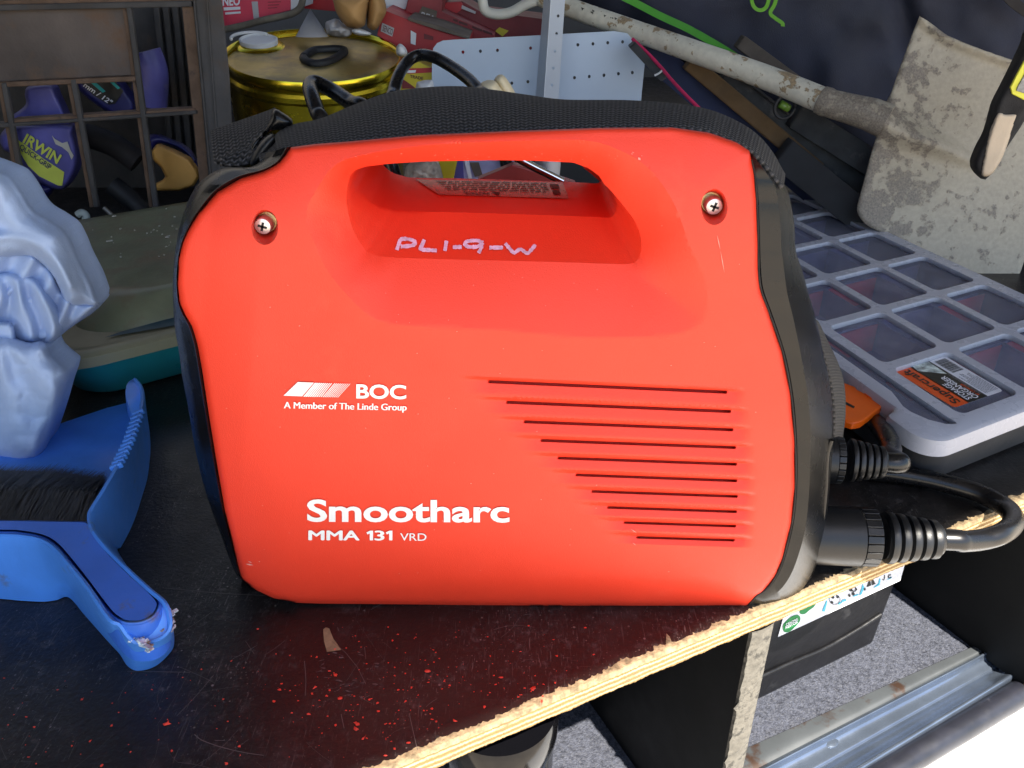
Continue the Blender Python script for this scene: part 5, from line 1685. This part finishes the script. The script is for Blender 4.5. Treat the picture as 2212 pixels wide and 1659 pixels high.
# tilt so the top ellipse shows as in the photograph
tilt = Matrix.Rotation(R(9.5), 3, 'X') @ Matrix.Rotation(R(3.0), 3, 'Y')
def D(x, y, z): return dc + tilt @ Vector((x, y, z))
def ring(r, z, n=72): return [D(r * math.cos(2 * math.pi * k / n), r * math.sin(2 * math.pi * k / n), z) for k in range(n)]
v, f = loft([ring(RD * .965, -.20), ring(RD * .965, -.030), ring(RD * .985, -.026), ring(RD * .985, -.020), ring(RD * .965, -.016), ring(RD * .97, -.012)], True, True)
mesh('drum_body', v, f, MAT['gold'], drum, angle=30)
v, f = loft([ring(RD * .965, -.014), ring(RD * .99, -.010), ring(RD, -.003), ring(RD * .985, .001), ring(RD * .96, .0), ring(RD * .945, -.007)], True)
mesh('rolled_rim', v, f, MAT['gold'], drum, angle=60)
v, f = loft([ring(RD * .948, -.007), ring(RD * .90, -.008), ring(RD * .86, -.006), ring(RD * .3, -.0055)], True, True)
mesh('drum_top', v, f, MAT['gold_dusty'], drum, angle=50)
def on_top(px, py):
    d = Vector(ray(px, py)); o_ = Vector((0, -CAMD, CAMH)); n_ = tilt @ Vector((0, 0, 1))
    t = (D(0, 0, -.0055) - o_).dot(n_) / d.dot(n_)
    return o_ + d * t
nT = tilt @ Vector((0, 0, 1))
cpt = on_top(*zd(490, 590))
rcap = (on_top(*zd(735, 590)) - on_top(*zd(245, 590))).length / 2
e1 = (tilt @ Vector((1, 0, 0))); e2 = tilt @ Vector((0, 1, 0))
def tring(c, r, h, n=40): return [c + (e1 * math.cos(2 * math.pi * k / n) + e2 * math.sin(2 * math.pi * k / n)) * r + nT * h for k in range(n)]
v, f = loft([tring(cpt, rcap * 1.35, -.0002), tring(cpt, rcap * 1.25, .002), tring(cpt, rcap * 1.1, .003), tring(cpt, rcap * 1.0, .0035)], True, True)
mesh('cap_seat', v, f, MAT['gold'], drum, angle=60)
v, f = loft([tring(cpt, rcap, .003), tring(cpt, rcap * 1.02, .009), tring(cpt, rcap * .94, .010), tring(cpt, rcap * .88, .0075), tring(cpt, rcap * .4, .0075)], True, True)
mesh('white_cap', v, f, MAT['white'], drum, angle=40)
v, f = tube_geo([p + nT * .010 - e1 * .01 for p in tring(cpt, rcap * 1.03, 0, 30)[4:18]], .0022, 8)
mesh('pull_ring', v, f, MAT['white'], drum)
hpts = [on_top(*zd(*p)) + nT * .002 for p in cr([(1060, 770), (1180, 680), (1340, 660), (1500, 655), (1590, 680), (1480, 770), (1340, 830), (1180, 840)], 40, True)]
v, f = tube_geo(hpts + [hpts[0]], .0058, 10)
mesh('carry_ring', v, f, MAT['dark'], drum)

# ================================================================== THINGS AT THE BACK
def pxq(name, pts, y, th, mat, label=None, cat=None, parent=None, f=zd, **kw):
    o = slab(name, [f(*p) for p in pts], y, th, mat, parent, **kw)
    if label: setp(o, label, cat)
    return o
def z3p(x, y): return (796.5 + x / 5.952, y / 5.952)
def pf(pts, y, mat, parent, name, f):
    P3 = [at_y(*f(*p), y) for p in pts]
    return mesh(name, P3, [tuple(range(len(P3)))], mat, parent, False)
def ptext(s, bl, br, tl, y, mat, parent, f, bold=.02):
    a, b, c = at_y(*f(*bl), y), at_y(*f(*br), y), at_y(*f(*tl), y)
    return text3d('printed_text', s, [a, b, b + c - a, c], mat, parent, bold)
bxA = thing('cardboard_box', 'pinkish red printed box at top left behind the gold drum, white bars printed on it', 'box', tuple(at_y(560, 70, .95)))
pxq('box_shell', [(-20, -120), (890, -120), (890, 132), (50, 345), (20, 340)], .95, .12, MAT['pink_box'], parent=bxA)
pxq('white_end', [(892, -120), (1004, -120), (995, 112), (892, 130)], .952, .10, MAT['white'], parent=bxA)
for pts in ([(30, 95), (245, 85), (246, 122), (34, 136)], [(50, 160), (250, 146), (252, 172), (52, 188)]): pf(pts, .9485, MAT['lab_white'], bxA, 'white_bar', zd)
pf([(390, 20), (470, 18), (490, 240), (420, 262)], .9485, MAT['grey_white'], bxA, 'tape_strip', zd)
ptext('NEO', (20, 72), (242, 62), (16, -40), .9483, MAT['lab_white'], bxA, zd, .03)
for r_ in range(3):
    pf([(600, 25 + r_ * 38), (770 - r_ * 25, 18 + r_ * 38), (770 - r_ * 25, 26 + r_ * 38), (600, 33 + r_ * 38)], .9485, MAT['maroon'], bxA, 'small_print', zd)
o = tube('hose', [at_y(*zd(*p), .93) for p in ((-60, 400), (120, 365), (320, 320), (560, 255), (780, 210), (930, 165), (1020, 90), (1060, -60))], .0048, M('dusty_grey_hose', (.17, .145, .11), .8, var=.3, scale=60), n=60, seg=10)
setp(o, 'dusty grey brown hose curving under the pinkish red box', 'hose')
o = pxq('red_carton', [(1060, -100), (1480, -100), (1500, 150), (1070, 110)], 1.08, .1, MAT['red_box'], 'dark red carton far back between the pinkish box and tan gloves', 'box')
# paper cone
pc = at_y(*zd(1160, 370), .86)
o = MB(); apex = at_y(*zd(1145, 112), .87); rb_ = (at_y(*zd(1375, 370), .86).x - at_y(*zd(945, 370), .86).x) / 2
rg = [pc + Vector((rb_ * math.cos(2 * math.pi * k / 24), .5 * rb_ * math.sin(2 * math.pi * k / 24), -.01)) for k in range(24)]
o.add(rg + [apex], [(k, (k + 1) % 24, 24) for k in range(24)])
setp(o.build('paper_cone', MAT['grey_white'], smooth=True), 'grey white paper cone point standing behind the gold drum rim', 'paper')
o = puffy('plastic_bag', [zd(*p) for p in ((1340, 300), (1400, 260), (1480, 240), (1540, 290), (1640, 350), (1680, 430), (1600, 480), (1380, 450))], .86, .03, MAT['grey_white'], step=4, fold=lambda V: .02 * noise2(V, 8, 4))
setp(o, 'crumpled pale plastic bag between paper cone and tan gloves', 'bag')
gl1 = puffy('leather_glove', [zd(*p) for p in ((1450, 60), (1470, -60), (1880, -60), (1885, 80), (1865, 210), (1840, 330), (1730, 365), (1610, 335), (1500, 200))], .84, .04, MAT['tan'], step=4)
setp(gl1, 'tan leather glove, larger rounded lobe on the left of a pair', 'glove', 'tan leather gloves')
gl2 = puffy('leather_glove', [zd(*p) for p in ((1890, -60), (2060, -60), (2120, 130), (2075, 255), (1985, 385), (1885, 350), (1872, 240))], .86, .035, MAT['tan'], step=4)
setp(gl2, 'tan leather glove, narrower lobe on the right beside the red case', 'glove', 'tan leather gloves')
o = puffy('white_disc', [zd(*p) for p in ((1680, 385), (1760, 360), (1900, 410), (1940, 450), (1800, 460), (1700, 430))], .85, .012, MAT['white'], step=3)
setp(o, 'small white plastic lid below the tan gloves', 'lid')
o = pxq('white_carton', [(190, -80), (540, -80), (465, 172), (225, 112)], .98, .08, MAT['white'], 'plain white carton end at the top between gloves and red boxes', 'carton', f=z3p)
cs = thing('tool_case', 'red case with small white label and white clip, right of the gold drum', 'case', tuple(at_y(890, 110, .88)))
pxq('case_shell', [(190, 128), (510, 255), (1010, 430), (1300, 490), (1290, 800), (820, 800), (360, 620), (105, 455)], .88, .10, MAT['red_box'], parent=cs, f=z3p)
pxq('lid_edge', [(500, 225), (900, 330), (1300, 478), (1290, 505), (880, 385), (505, 262)], .874, .10, MAT['wood_grey'], parent=cs, f=z3p)
pf([(172, 292), (328, 362), (302, 472), (154, 402)], .8785, MAT['grey_white'], cs, 'paper_label', z3p)
ptext('SENCO', (175, 392), (300, 450), (190, 320), .8783, MAT['print_dark'], cs, z3p, .01)
pf([(540, 390), (612, 430), (602, 580), (540, 560)], .8785, MAT['white'], cs, 'clip', z3p)
pf([(710, 430), (830, 470), (830, 520), (710, 500)], .8785, MAT['maroon'], cs, 'catch', z3p)
b2 = thing('cardboard_box', 'long red box with faded label and dark print, slanting behind the red case', 'box', tuple(at_y(960, 70, .97)))
pxq('box_shell', [(520, -90), (960, -90), (940, 150), (1620, 455), (1600, 640), (1290, 600), (870, 330), (462, 180)], .97, .12, MAT['dusty_red'], parent=b2, f=z3p)
pf([(640, 170), (690, 80), (880, 140), (860, 300)], .9685, MAT['wood_grey'], b2, 'faded_label', z3p)
ptext('BEA', (650, 225), (830, 285), (685, 150), .9683, MAT['grey_white'], b2, z3p, .02)
for (x, y, w) in ((1085, 255, 60), (1160, 285, 110), (1330, 350, 130), (1470, 400, 120)):
    pf([(x, y - 18), (x + w, y + w * .36 - 18), (x + w, y + w * .36 + 10), (x, y + 10)], .9685, MAT['print_dark'], b2, 'dark_print', z3p)
pf([(900, 320), (940, 318), (1290, 470), (1250, 480)], .9685, MAT['grey_white'], b2, 'tape_strip', z3p)
b3 = thing('cardboard_box', 'dark maroon box with small yellow sticker, highest of the red boxes', 'box', tuple(at_y(1080, 60, 1.04)))
pxq('box_shell', [(930, 160), (990, 30), (1200, 15), (1420, 140), (2300, 250), (2300, 700), (1560, 640)], 1.04, .12, MAT['maroon'], parent=b3, f=z3p)
pxq('bright_end', [(930, 160), (990, 30), (1190, 25), (1230, 100), (1100, 190)], 1.035, .004, MAT['red_box'], parent=b3, f=z3p)
pf([(1200, 65), (1380, 150), (1370, 180), (1190, 110)], 1.034, MAT['grey_white'], b3, 'pale_label', z3p)
pf([(1625, 400), (1680, 350), (1800, 395), (1720, 470)], 1.0385, MAT['yellow_pack'], b3, 'yellow_sticker', z3p)
yp = thing('packet', 'yellow packet with red and white stripes behind the black cable loop', 'packet', tuple(at_y(905, 190, .80)))
pxq('packet_body', [(380, 780), (560, 760), (830, 880), (830, 1400), (380, 1400)], .80, .05, MAT['yellow_pack'], parent=yp, f=z3p)
pf([(520, 880), (830, 870), (830, 930), (500, 950)], .7985, MAT['red_box'], yp, 'red_stripe', z3p)
pf([(500, 905), (610, 900), (600, 935), (495, 940)], .7983, MAT['white'], yp, 'white_patch', z3p)
pf([(430, 1010), (560, 1100), (610, 1140), (430, 1140)], .7983, MAT['maroon'], yp, 'dark_patch', z3p)
ptext('TRADE', (530, 1000), (700, 1030), (530, 960), .7982, MAT['print_dark'], yp, z3p, .02)
o = puffy('bottle_cap', [z3p(*p) for p in ((355, 610), (400, 560), (470, 610), (495, 690), (430, 730), (360, 700))], .79, .014, MAT['white'], step=3)
setp(o, 'white bottle cap beside the yellow packet and gold drum', 'cap')
o = puffy('paper_cup', [z3p(*p) for p in ((610, 1090), (660, 1045), (760, 1035), (830, 1060), (830, 1350), (610, 1350))], .70, .03, MAT['white'], step=4)
setp(o, 'white paper cup just above the strap, left of the perforated panel', 'cup')

# perforated panel and upright
def z5p(x, y): return (884.8 + x / 3.125, y / 3.125)
YP = .78
h1 = [(360, 352), (478, 346), (593, 340), (817, 325), (1136, 303), (1238, 296), (1338, 289), (1438, 283), (690, 562), (799, 552), (1113, 525), (1213, 517), (1312, 508), (1410, 498), (1504, 490), (580, 572), (470, 582), (360, 592)]
hol = [[z5p(*q) for q in circle(x, y, 10, 12, 14)] for x, y in h1]
o = slab('perforated_sheet', [z5p(*p) for p in ((146, 960), (152, 360), (160, 325), (185, 292), (225, 274), (300, 268), (885, 238), (1380, 210), (1470, 225), (1560, 330), (1592, 380), (1535, 960))], YP, .0015, MAT['panel'], None, 0, hol)
setp(o, 'pale blue perforated metal panel standing behind the strap', 'panel')
up_ = thing('perforated_upright', 'pale grey perforated steel upright in front of the perforated panel', 'upright', tuple(at_y(1180, 240, YP - .03)))
h2 = [[z5p(*q) for q in circle(x, y, 9, 11, 14)] for x, y in ((1003, 108), (992, 228), (981, 345), (970, 459), (961, 573), (1012, -10))]
slab('front_flange', [z5p(*p) for p in ((963, -60), (1053, -60), (985, 960), (890, 960), (912, 650))], YP - .03, .0015, MAT['upright'], up_, 0, h2)
fl_a = [at_y(*z5p(*p), YP - .03) for p in ((963, -60), (912, 650), (890, 960))]
fl_b = [at_y(*z5p(*p), YP - .004) for p in ((915, -60), (858, 650), (838, 955))]
v, f = loft([fl_a, fl_b]); o = mesh('side_flange', v, f, MAT['upright'], up_, False); o.modifiers.new('s', 'SOLIDIFY').thickness = .0012

o = slab('dark_gap_block', [z5p(*p) for p in ((130, 950), (1640, 940), (1600, 1440), (120, 1445))], YP - .06, .16, MAT['dark'], None, .004)  # added block: keeps the gap below the perforated panel dark
setp(o, 'added black block that darkens the gap seen through the right end of the handle opening', 'case')

# cables behind the strap
o = tube('power_cable', [at_y(*zd(1330, 1660), .30) + Vector((.012, -.004, q_)) for q_ in (-.15, -.07)] + [at_y(*zd(*p), y) for p, y in (((1330, 1660), .30), ((1240, 1450), .31), ((1165, 1230), .33), ((1140, 1110), .35), ((1185, 1060), .36), ((1290, 1090), .36), ((1470, 1190), .35), ((1660, 1320), .33), ((1900, 1480), .31))] + [at_y(*zd(1900, 1480), .31) + Vector((.02, -.008, q_)) for q_ in (-.06, -.15)], .0062, MAT['cable'], n=260, seg=16)
setp(o, 'black power cable bent into a sharp hook in front of the gold drum', 'cable')
o = tube('rubber_hose', [at_y(*z3p(270, 1400), .36) + Vector((-.006, -.004, q_)) for q_ in (-.14, -.06)] + [at_y(*z3p(*p), y) for p, y in (((270, 1400), .36), ((320, 1170), .38), ((380, 980), .40), ((460, 840), .42), ((560, 745), .43), ((680, 706), .43), ((820, 730), .42), ((960, 795), .41), ((1150, 915), .39), ((1300, 1035), .37), ((1420, 1170), .35), ((1560, 1350), .33))] + [at_y(*z3p(1560, 1350), .33) + Vector((.015, -.006, q_)) for q_ in (-.06, -.14)], .0052, MAT['cable'], n=260, seg=16)
setp(o, 'black rubber lead arching in front of the red case and perforated panel', 'cable')
prg = thing('plastic_clip', 'cream plastic clip with two rounded jaws just above the strap', 'clip', tuple(at_y(1070, 190, .36)))
puffy('jaw', [z3p(*p) for p in ((1400, 1260), (1430, 1090), (1500, 1040), (1590, 1035), (1660, 1080), (1760, 1300))], .36, .018, MAT['cream'], prg, step=3)
puffy('jaw', [z3p(*p) for p in ((1620, 1060), (1640, 985), (1690, 958), (1750, 985), (1850, 1130), (1920, 1300), (1740, 1280))], .375, .014, MAT['cream'], prg, step=3)

# ------------------------------------------------------------------ shovel
def z6(x, y): return (1504.2 + x / 2.678, y / 2.678)
shov = thing('shovel', 'old shovel with peeling cream shaft and worn muddy blade, leaning at the right', 'shovel', tuple(at_y(1900, 480, .60)))
cl_px = [(1170, -6, .86), (1240, 20, .84), (1370, 66, .79), (1504, 113, .73), (1657, 168, .675), (1780, 218, .625)]
tube('shaft', [at_y(x, y, d) for x, y, d in cl_px], [.0120 + .0025 * k / 59 for k in range(60)], MAT['shaft'], shov, n=60, seg=24)
tube('grip', [at_y(x, y, d) for x, y, d in ((1040, -30, .87), (1043, 5, .87), (1050, 24, .868), (1075, 31, .866), (1105, 26, .864), (1135, 10, .862), (1175, -4, .86))], .0068, M('cream_tube', (.62, .60, .52), .5, var=.1, scale=30), shov, n=50, seg=12)
tube('socket', [at_y(x, y, d) for x, y, d in ((1772, 215, .628), (1784, 220, .624), (1795, 224, .62), (1840, 236, .607), (1880, 247, .597), (1915, 262, .588))], [.0155, .0165, .0155, .0165, .018, .019], MAT['blade'], shov, n=0, seg=24)
# blade: dished plate with raised spine
bp_ = [(1986, 35), (1993, 38), (2045, 78), (2085, 96), (2120, 108), (2191, 133), (2290, 165), (2270, 400), (2200, 600), (2190, 640), (2100, 600), (1980, 540), (1870, 485), (1856, 466), (1851, 450), (1862, 410), (1888, 312), (1892, 300), (1900, 285), (1905, 255), (1918, 215), (1926, 202), (1940, 160)]
bq_ = lin(bp_, 150, True)
Pi = inset_pts(bq_, 9, 5)
Vb, Fb = triangulate([tuple(p) for p in bq_], [], Pi)
spine = [(1890, 250), (1950, 285), (2020, 310), (2065, 330), (2110, 352)]
ds = pdist(Vb, spine, False)
tsp = np.clip((Vb[:, 0] - 1890) / 220, 0, 1)
yb_ = .565 + (460 - Vb[:, 1]) * .00018 + .00004 * (Vb[:, 0] - 1850) * 0
wsp = 24 * (1 - tsp) + 12
yb_ = yb_ - (.022 * (1 - tsp) + .006) * (tsp < 1.01) * np.exp(-(ds / wsp) ** 2)
top_e = pdist(Vb, [(1986, 35), (2045, 78), (2120, 108), (2191, 133), (2290, 165)], False)
yb_ = yb_ - .010 * np.exp(-(top_e / 14) ** 2)
yb_ += .0015 * noise2(Vb, 60, 2)
Wb = at_y_np(Vb, yb_)
o = mesh('blade', Wb, [tuple(q[::-1]) for q in Fb], MAT['blade'], shov)
so = o.modifiers.new('s', 'SOLIDIFY'); so.thickness = .002; so.offset = -1
# dark worn maker's mark on the shaft
mm_ = MB()
for q in range(26):
    t = rnd.uniform(0, 1)
    x, y = 1262 + t * 105, 30 + t * 33 + rnd.uniform(-8, 12)
    w, h = rnd.uniform(3, 10), rnd.uniform(3, 9)
    mm_.add([at_y(x + a, y + b + a * .33, .836 - t * .04 - .0138) for a, b in ((-w, -h), (w * .6, -h * .7), (w, h), (-w * .7, h * .8))], [(0, 1, 2, 3)])
mm_.build('worn_mark', MAT['lab_black'], shov)

# ------------------------------------------------------------------ navy bag and things under the shovel
bag = thing('tool_bag', 'big navy nylon bag with green trim and green lettering behind the shovel', 'bag', tuple(at_y(1900, 300, .95)))
def bagfold(V): return .02 * noise2(V, 120, 9) + .012 * noise2(V, 50, 10) + .03 * np.exp(-((V[:, 0] - (1940 + .3 * V[:, 1])) / 30) ** 2)
puffy('bag_body', [(1180, -120), (2500, -120), (2520, 380), (2300, 420), (1980, 400), (1800, 330), (1640, 230), (1500, 150), (1380, 90), (1270, 40)], .98, .06, MAT['navy'], bag, step=14, r=140, fold=bagfold, n=160)
def rib_px(name, pts, w, y, mat, parent):
    q = cr(pts, 40)
    t = np.gradient(q, axis=0); n_ = np.stack([-t[:, 1], t[:, 0]], 1) / np.linalg.norm(t, axis=1)[:, None]
    a, b = q + n_ * w, q - n_ * w
    v, f = loft([at_y_np(a, np.full(40, y)), at_y_np(b, np.full(40, y))])
    o = mesh(name, v, f, mat, parent, False); so = o.modifiers.new('s', 'SOLIDIFY'); so.thickness = .002
    return o
rib_px('green_trim', [(1330, -14), (1370, 5), (1430, 36), (1490, 64), (1560, 104), (1600, 130)], 8, .885, MAT['green'], bag)
rib_px('green_letter', [(1622, -30), (1624, 2), (1632, 18), (1645, 22), (1656, 14), (1662, -8), (1664, -30)], 4, .885, MAT['green_txt'], bag)
rib_px('green_letter', [(1682, -26), (1674, 8), (1664, 28), (1676, 40), (1690, 50), (1691, 57)], 4, .885, MAT['green_txt'], bag)
rib_px('binding', [(2150, -40), (2190, 5), (2240, 40)], 12, .88, MAT['brown_dark'], bag)
def beam(name, a, b, w, ya, yb, th, mat, label, cat):
    A_, B_ = np.array(a, float), np.array(b, float)
    d = B_ - A_; n_ = np.array([-d[1], d[0]]) / np.linalg.norm(d) * w
    L_ = np.linalg.norm(d)
    yf = lambda V: ya + (yb - ya) * np.clip(((V - A_) @ d) / L_ ** 2, -1, 2)
    o = slab(name, [tuple(A_ + n_), tuple(B_ + n_), tuple(B_ - n_), tuple(A_ - n_)], yf, th, mat, None, .002)
    return setp(o, label, cat)
beam('fabric_roll', (1395, 105), (1790, 440), 30, .80, .68, .03, MAT['navy_bar'], 'dark navy fabric roll slanting down beside the pink piping', 'fabric roll')
beam('wooden_handle', (1490, 135), (1770, 370), 19, .76, .66, .02, MAT['wood_old'], 'brown weathered wooden handle lying below the shovel shaft', 'handle')
beam('timber_batten', (1600, 90), (1790, 230), 16, .84, .74, .02, MAT['wood_grey'], 'grey brown timber batten poking out above the shovel shaft', 'timber')
lv = thing('spirit_level', 'scuffed dark spirit level with green vial under the shovel shaft', 'spirit level', tuple(at_y(1700, 260, .66)))
o = beam('level_bar', (1560, 168), (1890, 430), 27, .76, .66, .02, MAT['level'], None, None); o.parent = lv; o.matrix_parent_inverse = Matrix.Translation(-lv.location)
o = beam('level_edge', (1580, 150), (1910, 410), 4, .752, .655, .02, MAT['level'], None, None); o.parent = lv; o.matrix_parent_inverse = Matrix.Translation(-lv.location)
vc = at_y(1694, 231, .66)
vr = [vc + Vector((.012 * math.cos(a), -.002, .013 * math.sin(a))) for a in [2 * math.pi * k / 24 for k in range(25)]]
v, f = tube_geo(vr, .0022, 8); mesh('vial_ring', v, f, MAT['dark'], lv)
v, f = tube_geo([vc + Vector((-.006, 0, .004)), vc + Vector((.006, 0, -.002))], .005, 12); mesh('vial', v, f, MAT['vial'], lv)
beam('dark_plank', (1720, 250), (1960, 400), 30, .70, .62, .02, MAT['level'], 'dark scuffed plank in shadow under the shovel socket', 'plank')
beam('dark_bar', (1690, 330), (1900, 500), 36, .66, .58, .02, MAT['dark'], 'black bar in deep shadow behind the clear organiser lid', 'bar')
zip_ = thing('zip_pouch', 'dark zipped pouch edged with pink piping right of the perforated panel', 'pouch', tuple(at_y(1450, 180, .74)))
o = beam('pouch_edge', (1366, 96), (1436, 172), 9, .745, .72, .02, MAT['level'], None, None); o.parent = zip_; o.matrix_parent_inverse = Matrix.Translation(-zip_.location)
tube('pink_piping', [at_y(x, y, d) for x, y, d in ((1366, 84, .76), (1400, 116, .74), (1428, 146, .72), (1450, 172, .70), (1480, 204, .68), (1520, 244, .66))], .0022, MAT['pink'], zip_, n=40, seg=8)
tube('zip_pull', [at_y(x, y, .715) for x, y in ((1414, 163), (1424, 158), (1430, 152))], .0014, MAT['white'], zip_, n=8, seg=6)

# glove at the right edge
def z8(x, y): return (1991 + x / 4.077, y / 4.077)
gv = thing('work_glove', 'black knit work glove with cream palm and yellow badge, hanging at the right edge', 'glove', tuple(at_y(2120, 385, .50)))
puffy('glove_body', [z8(*p) for p in ((1250, 200), (960, 260), (902, 385), (820, 560), (720, 760), (640, 920), (575, 1150), (500, 1300), (450, 1430), (465, 1520), (540, 1582), (600, 1545), (720, 1350), (850, 1150), (1000, 930), (1250, 700))], .50, .016, MAT['glove_black'], gv, step=5, r=16)
puffy('cream_palm', [z8(*p) for p in ((672, 990), (740, 1000), (838, 1005), (815, 1100), (780, 1200), (735, 1330), (690, 1430), (620, 1530), (560, 1557), (525, 1540), (522, 1490), (545, 1380), (565, 1280), (620, 1100))], .487, .006, MAT['glove_cream'], gv, step=4, r=8)
bg = [z8(*p) for p in ((1100, 350), (980, 480), (905, 540), (830, 680), (785, 770), (800, 830), (900, 880), (1100, 960))]
slab('yellow_badge', bg, .482, .003, MAT['badge_yellow'], gv, .0008)
slab('badge_centre', [z8(*p) for p in ((1080, 450), (930, 620), (850, 760), (835, 800), (880, 815), (1080, 880))], .4805, .003, MAT['badge_grey'], gv, .0005)

# ------------------------------------------------------------------ seen through the handle opening
YH = .30
kg = puffy('knitted_glove', [zh(*p) for p in ((455, 160), (480, 95), (560, 60), (680, 40), (740, 180), (740, 330), (455, 330))], YH, .02, M('cream_knit', (.36, .31, .25), .9, var=.5, scale=70, bmp=.002, bscale=200), None, step=4, fold=lambda V: .008 * noise2(V, 8, 12))
setp(kg, 'cream knitted glove seen through the left of the handle opening', 'glove')
o = slab('yellow_card', [zh(*p) for p in ((680, 20), (860, 20), (820, 210), (800, 330), (720, 330))], YH + .02, .01, MAT['yellow_pack'], None)
setp(o, 'yellow card seen through the handle opening beside the knitted glove', 'card')
pk = thing('printed_packet', 'lilac and white printed packet seen through the handle opening', 'packet', tuple(at_y(1050, 400, YH + .03)))
slab('packet_body', [zh(*p) for p in ((830, 0), (1300, 0), (1270, 105), (1010, 330), (800, 330))], YH + .03, .02, M('lilac_card', (.42, .42, .62), .4, var=.3, scale=50), pk)
for pts, m_ in ((((850, 60), (890, 60), (900, 215), (810, 215)), MAT['clamp_blue']), (((940, 80), (1010, 80), (1040, 180), (980, 190)), MAT['wood_grey']), (((900, 60), (935, 60), (960, 205), (935, 215)), MAT['lab_white'])):
    pf(pts, YH + .0285, m_, pk, 'printed_patch', zh)
o = slab('red_plastic_plate', [zh(*p) for p in ((1270, 98), (1540, 175), (1740, 240), (1740, 360), (930, 360), (1010, 205))], YH - .03, .01, M('dull_red_plastic', (.34, .055, .05), .35, var=.15, scale=20), None)
setp(o, 'dull red plastic lid corner seen through the handle opening', 'lid')
o = tube('chrome_rod', [at_y(*zh(*p), YH - .06) for p in ((1260, 20), (1340, 72), (1440, 125), (1535, 172), (1640, 225))], .0030, M('chrome', (.75, .78, .8), .1, 1.0, var=.05), n=16, seg=12)
setp(o, 'bright chrome rod slanting across the handle opening', 'rod')
o = puffy('white_bottle', [zh(*p) for p in ((1440, 0), (1610, 0), (1615, 200), (1600, 330), (1470, 330))], YH + .02, .025, MAT['grey_white'], None, step=5)
setp(o, 'greyish white bottle behind the chrome rod in the handle opening', 'bottle')

# ------------------------------------------------------------------ red paint flakes on the deck and strap
fk = MB()
def flake(c, s, up=Vector((0, 0, 1)), a=None):
    n = rnd.randint(5, 7)
    e1 = Vector((1, 0, 0)); e2 = up.cross(e1).normalized()
    ph = rnd.uniform(0, 6)
    st_ = rnd.uniform(.5, 1.1)
    ringp = [c + (e1 * math.cos(ph + 2 * math.pi * k / n) + e2 * st_ * math.sin(ph + 2 * math.pi * k / n)) * s * rnd.uniform(.3, 1.45) for k in range(n)]
    topc = c + up * s * rnd.uniform(.2, .5)
    fk.add(ringp + [topc], [(k, (k + 1) % n, n) for k in range(n)])
def zk(x, y): return (354 + x / 2.273, 1238.8 + y / 2.273)
big = [(460, 273, 8), (815, 478, 9), (845, 497, 11), (740, 560, 11), (728, 590, 7), (570, 570, 9), (865, 613, 13), (710, 690, 10), (948, 735, 14), (944, 762, 12), (978, 812, 12), (1295, 480, 13), (1315, 665, 11), (1430, 723, 11), (1655, 512, 9), (1815, 565, 11), (1860, 605, 7), (2110, 398, 7), (1575, 655, 8), (1200, 830, 8), (1135, 860, 7), (1090, 893, 8), (370, 847, 9), (305, 932, 12), (18, 735, 16), (1318, 715, 7), (1340, 727, 7), (1085, 740, 7), (1055, 675, 7), (1630, 545, 6), (1185, 628, 6), (1205, 448, 5), (1858, 628, 9), (628, 685, 6), (540, 627, 6), (1108, 736, 6), (1675, 657, 5), (1600, 585, 5), (1770, 563, 6), (1920, 537, 6), (550, 395, 5), (330, 430, 5), (95, 510, 5), (1590, 310, 5), (1915, 325, 5), (960, 333, 5)]
for x, y, s in big: flake(at_z(*zk(x, y), .0004), s / 2.273 * .00027)
for k in range(300):
    t = rnd.random()
    x = rnd.gauss(1250, 480); y = rnd.gauss(580, 190)
    px, py = zk(x, y)
    if py < 1335 or px < 0 or py > 1680: continue
    p = at_z(px, py, .0003)
    if (p - edge_a).dot(EN) > -.008: continue
    flake(p, rnd.choice((.00022, .00028, .00035, .0005, .0007)))
for k in range(40):
    p = at_z(rnd.uniform(0, 420), rnd.uniform(1460, 1660), .0003); flake(p, rnd.choice((.0003, .0004, .0007)))
for px, py, y, s in ((846, 225, .075, .0014), (1101, 237, .066, .0012), (1291, 267, .045, .0012), (848, 290, .034, .0008), (1106, 252, .055, .0006), (800, 243, .065, .0006)):
    flake(at_y(px, py, y) + Vector((0, -.001, .004)), s)
setp(fk.build('paint_flakes', MAT['flake']), 'red paint flakes and crumbs scattered on the black deck', 'flakes', kind='stuff')
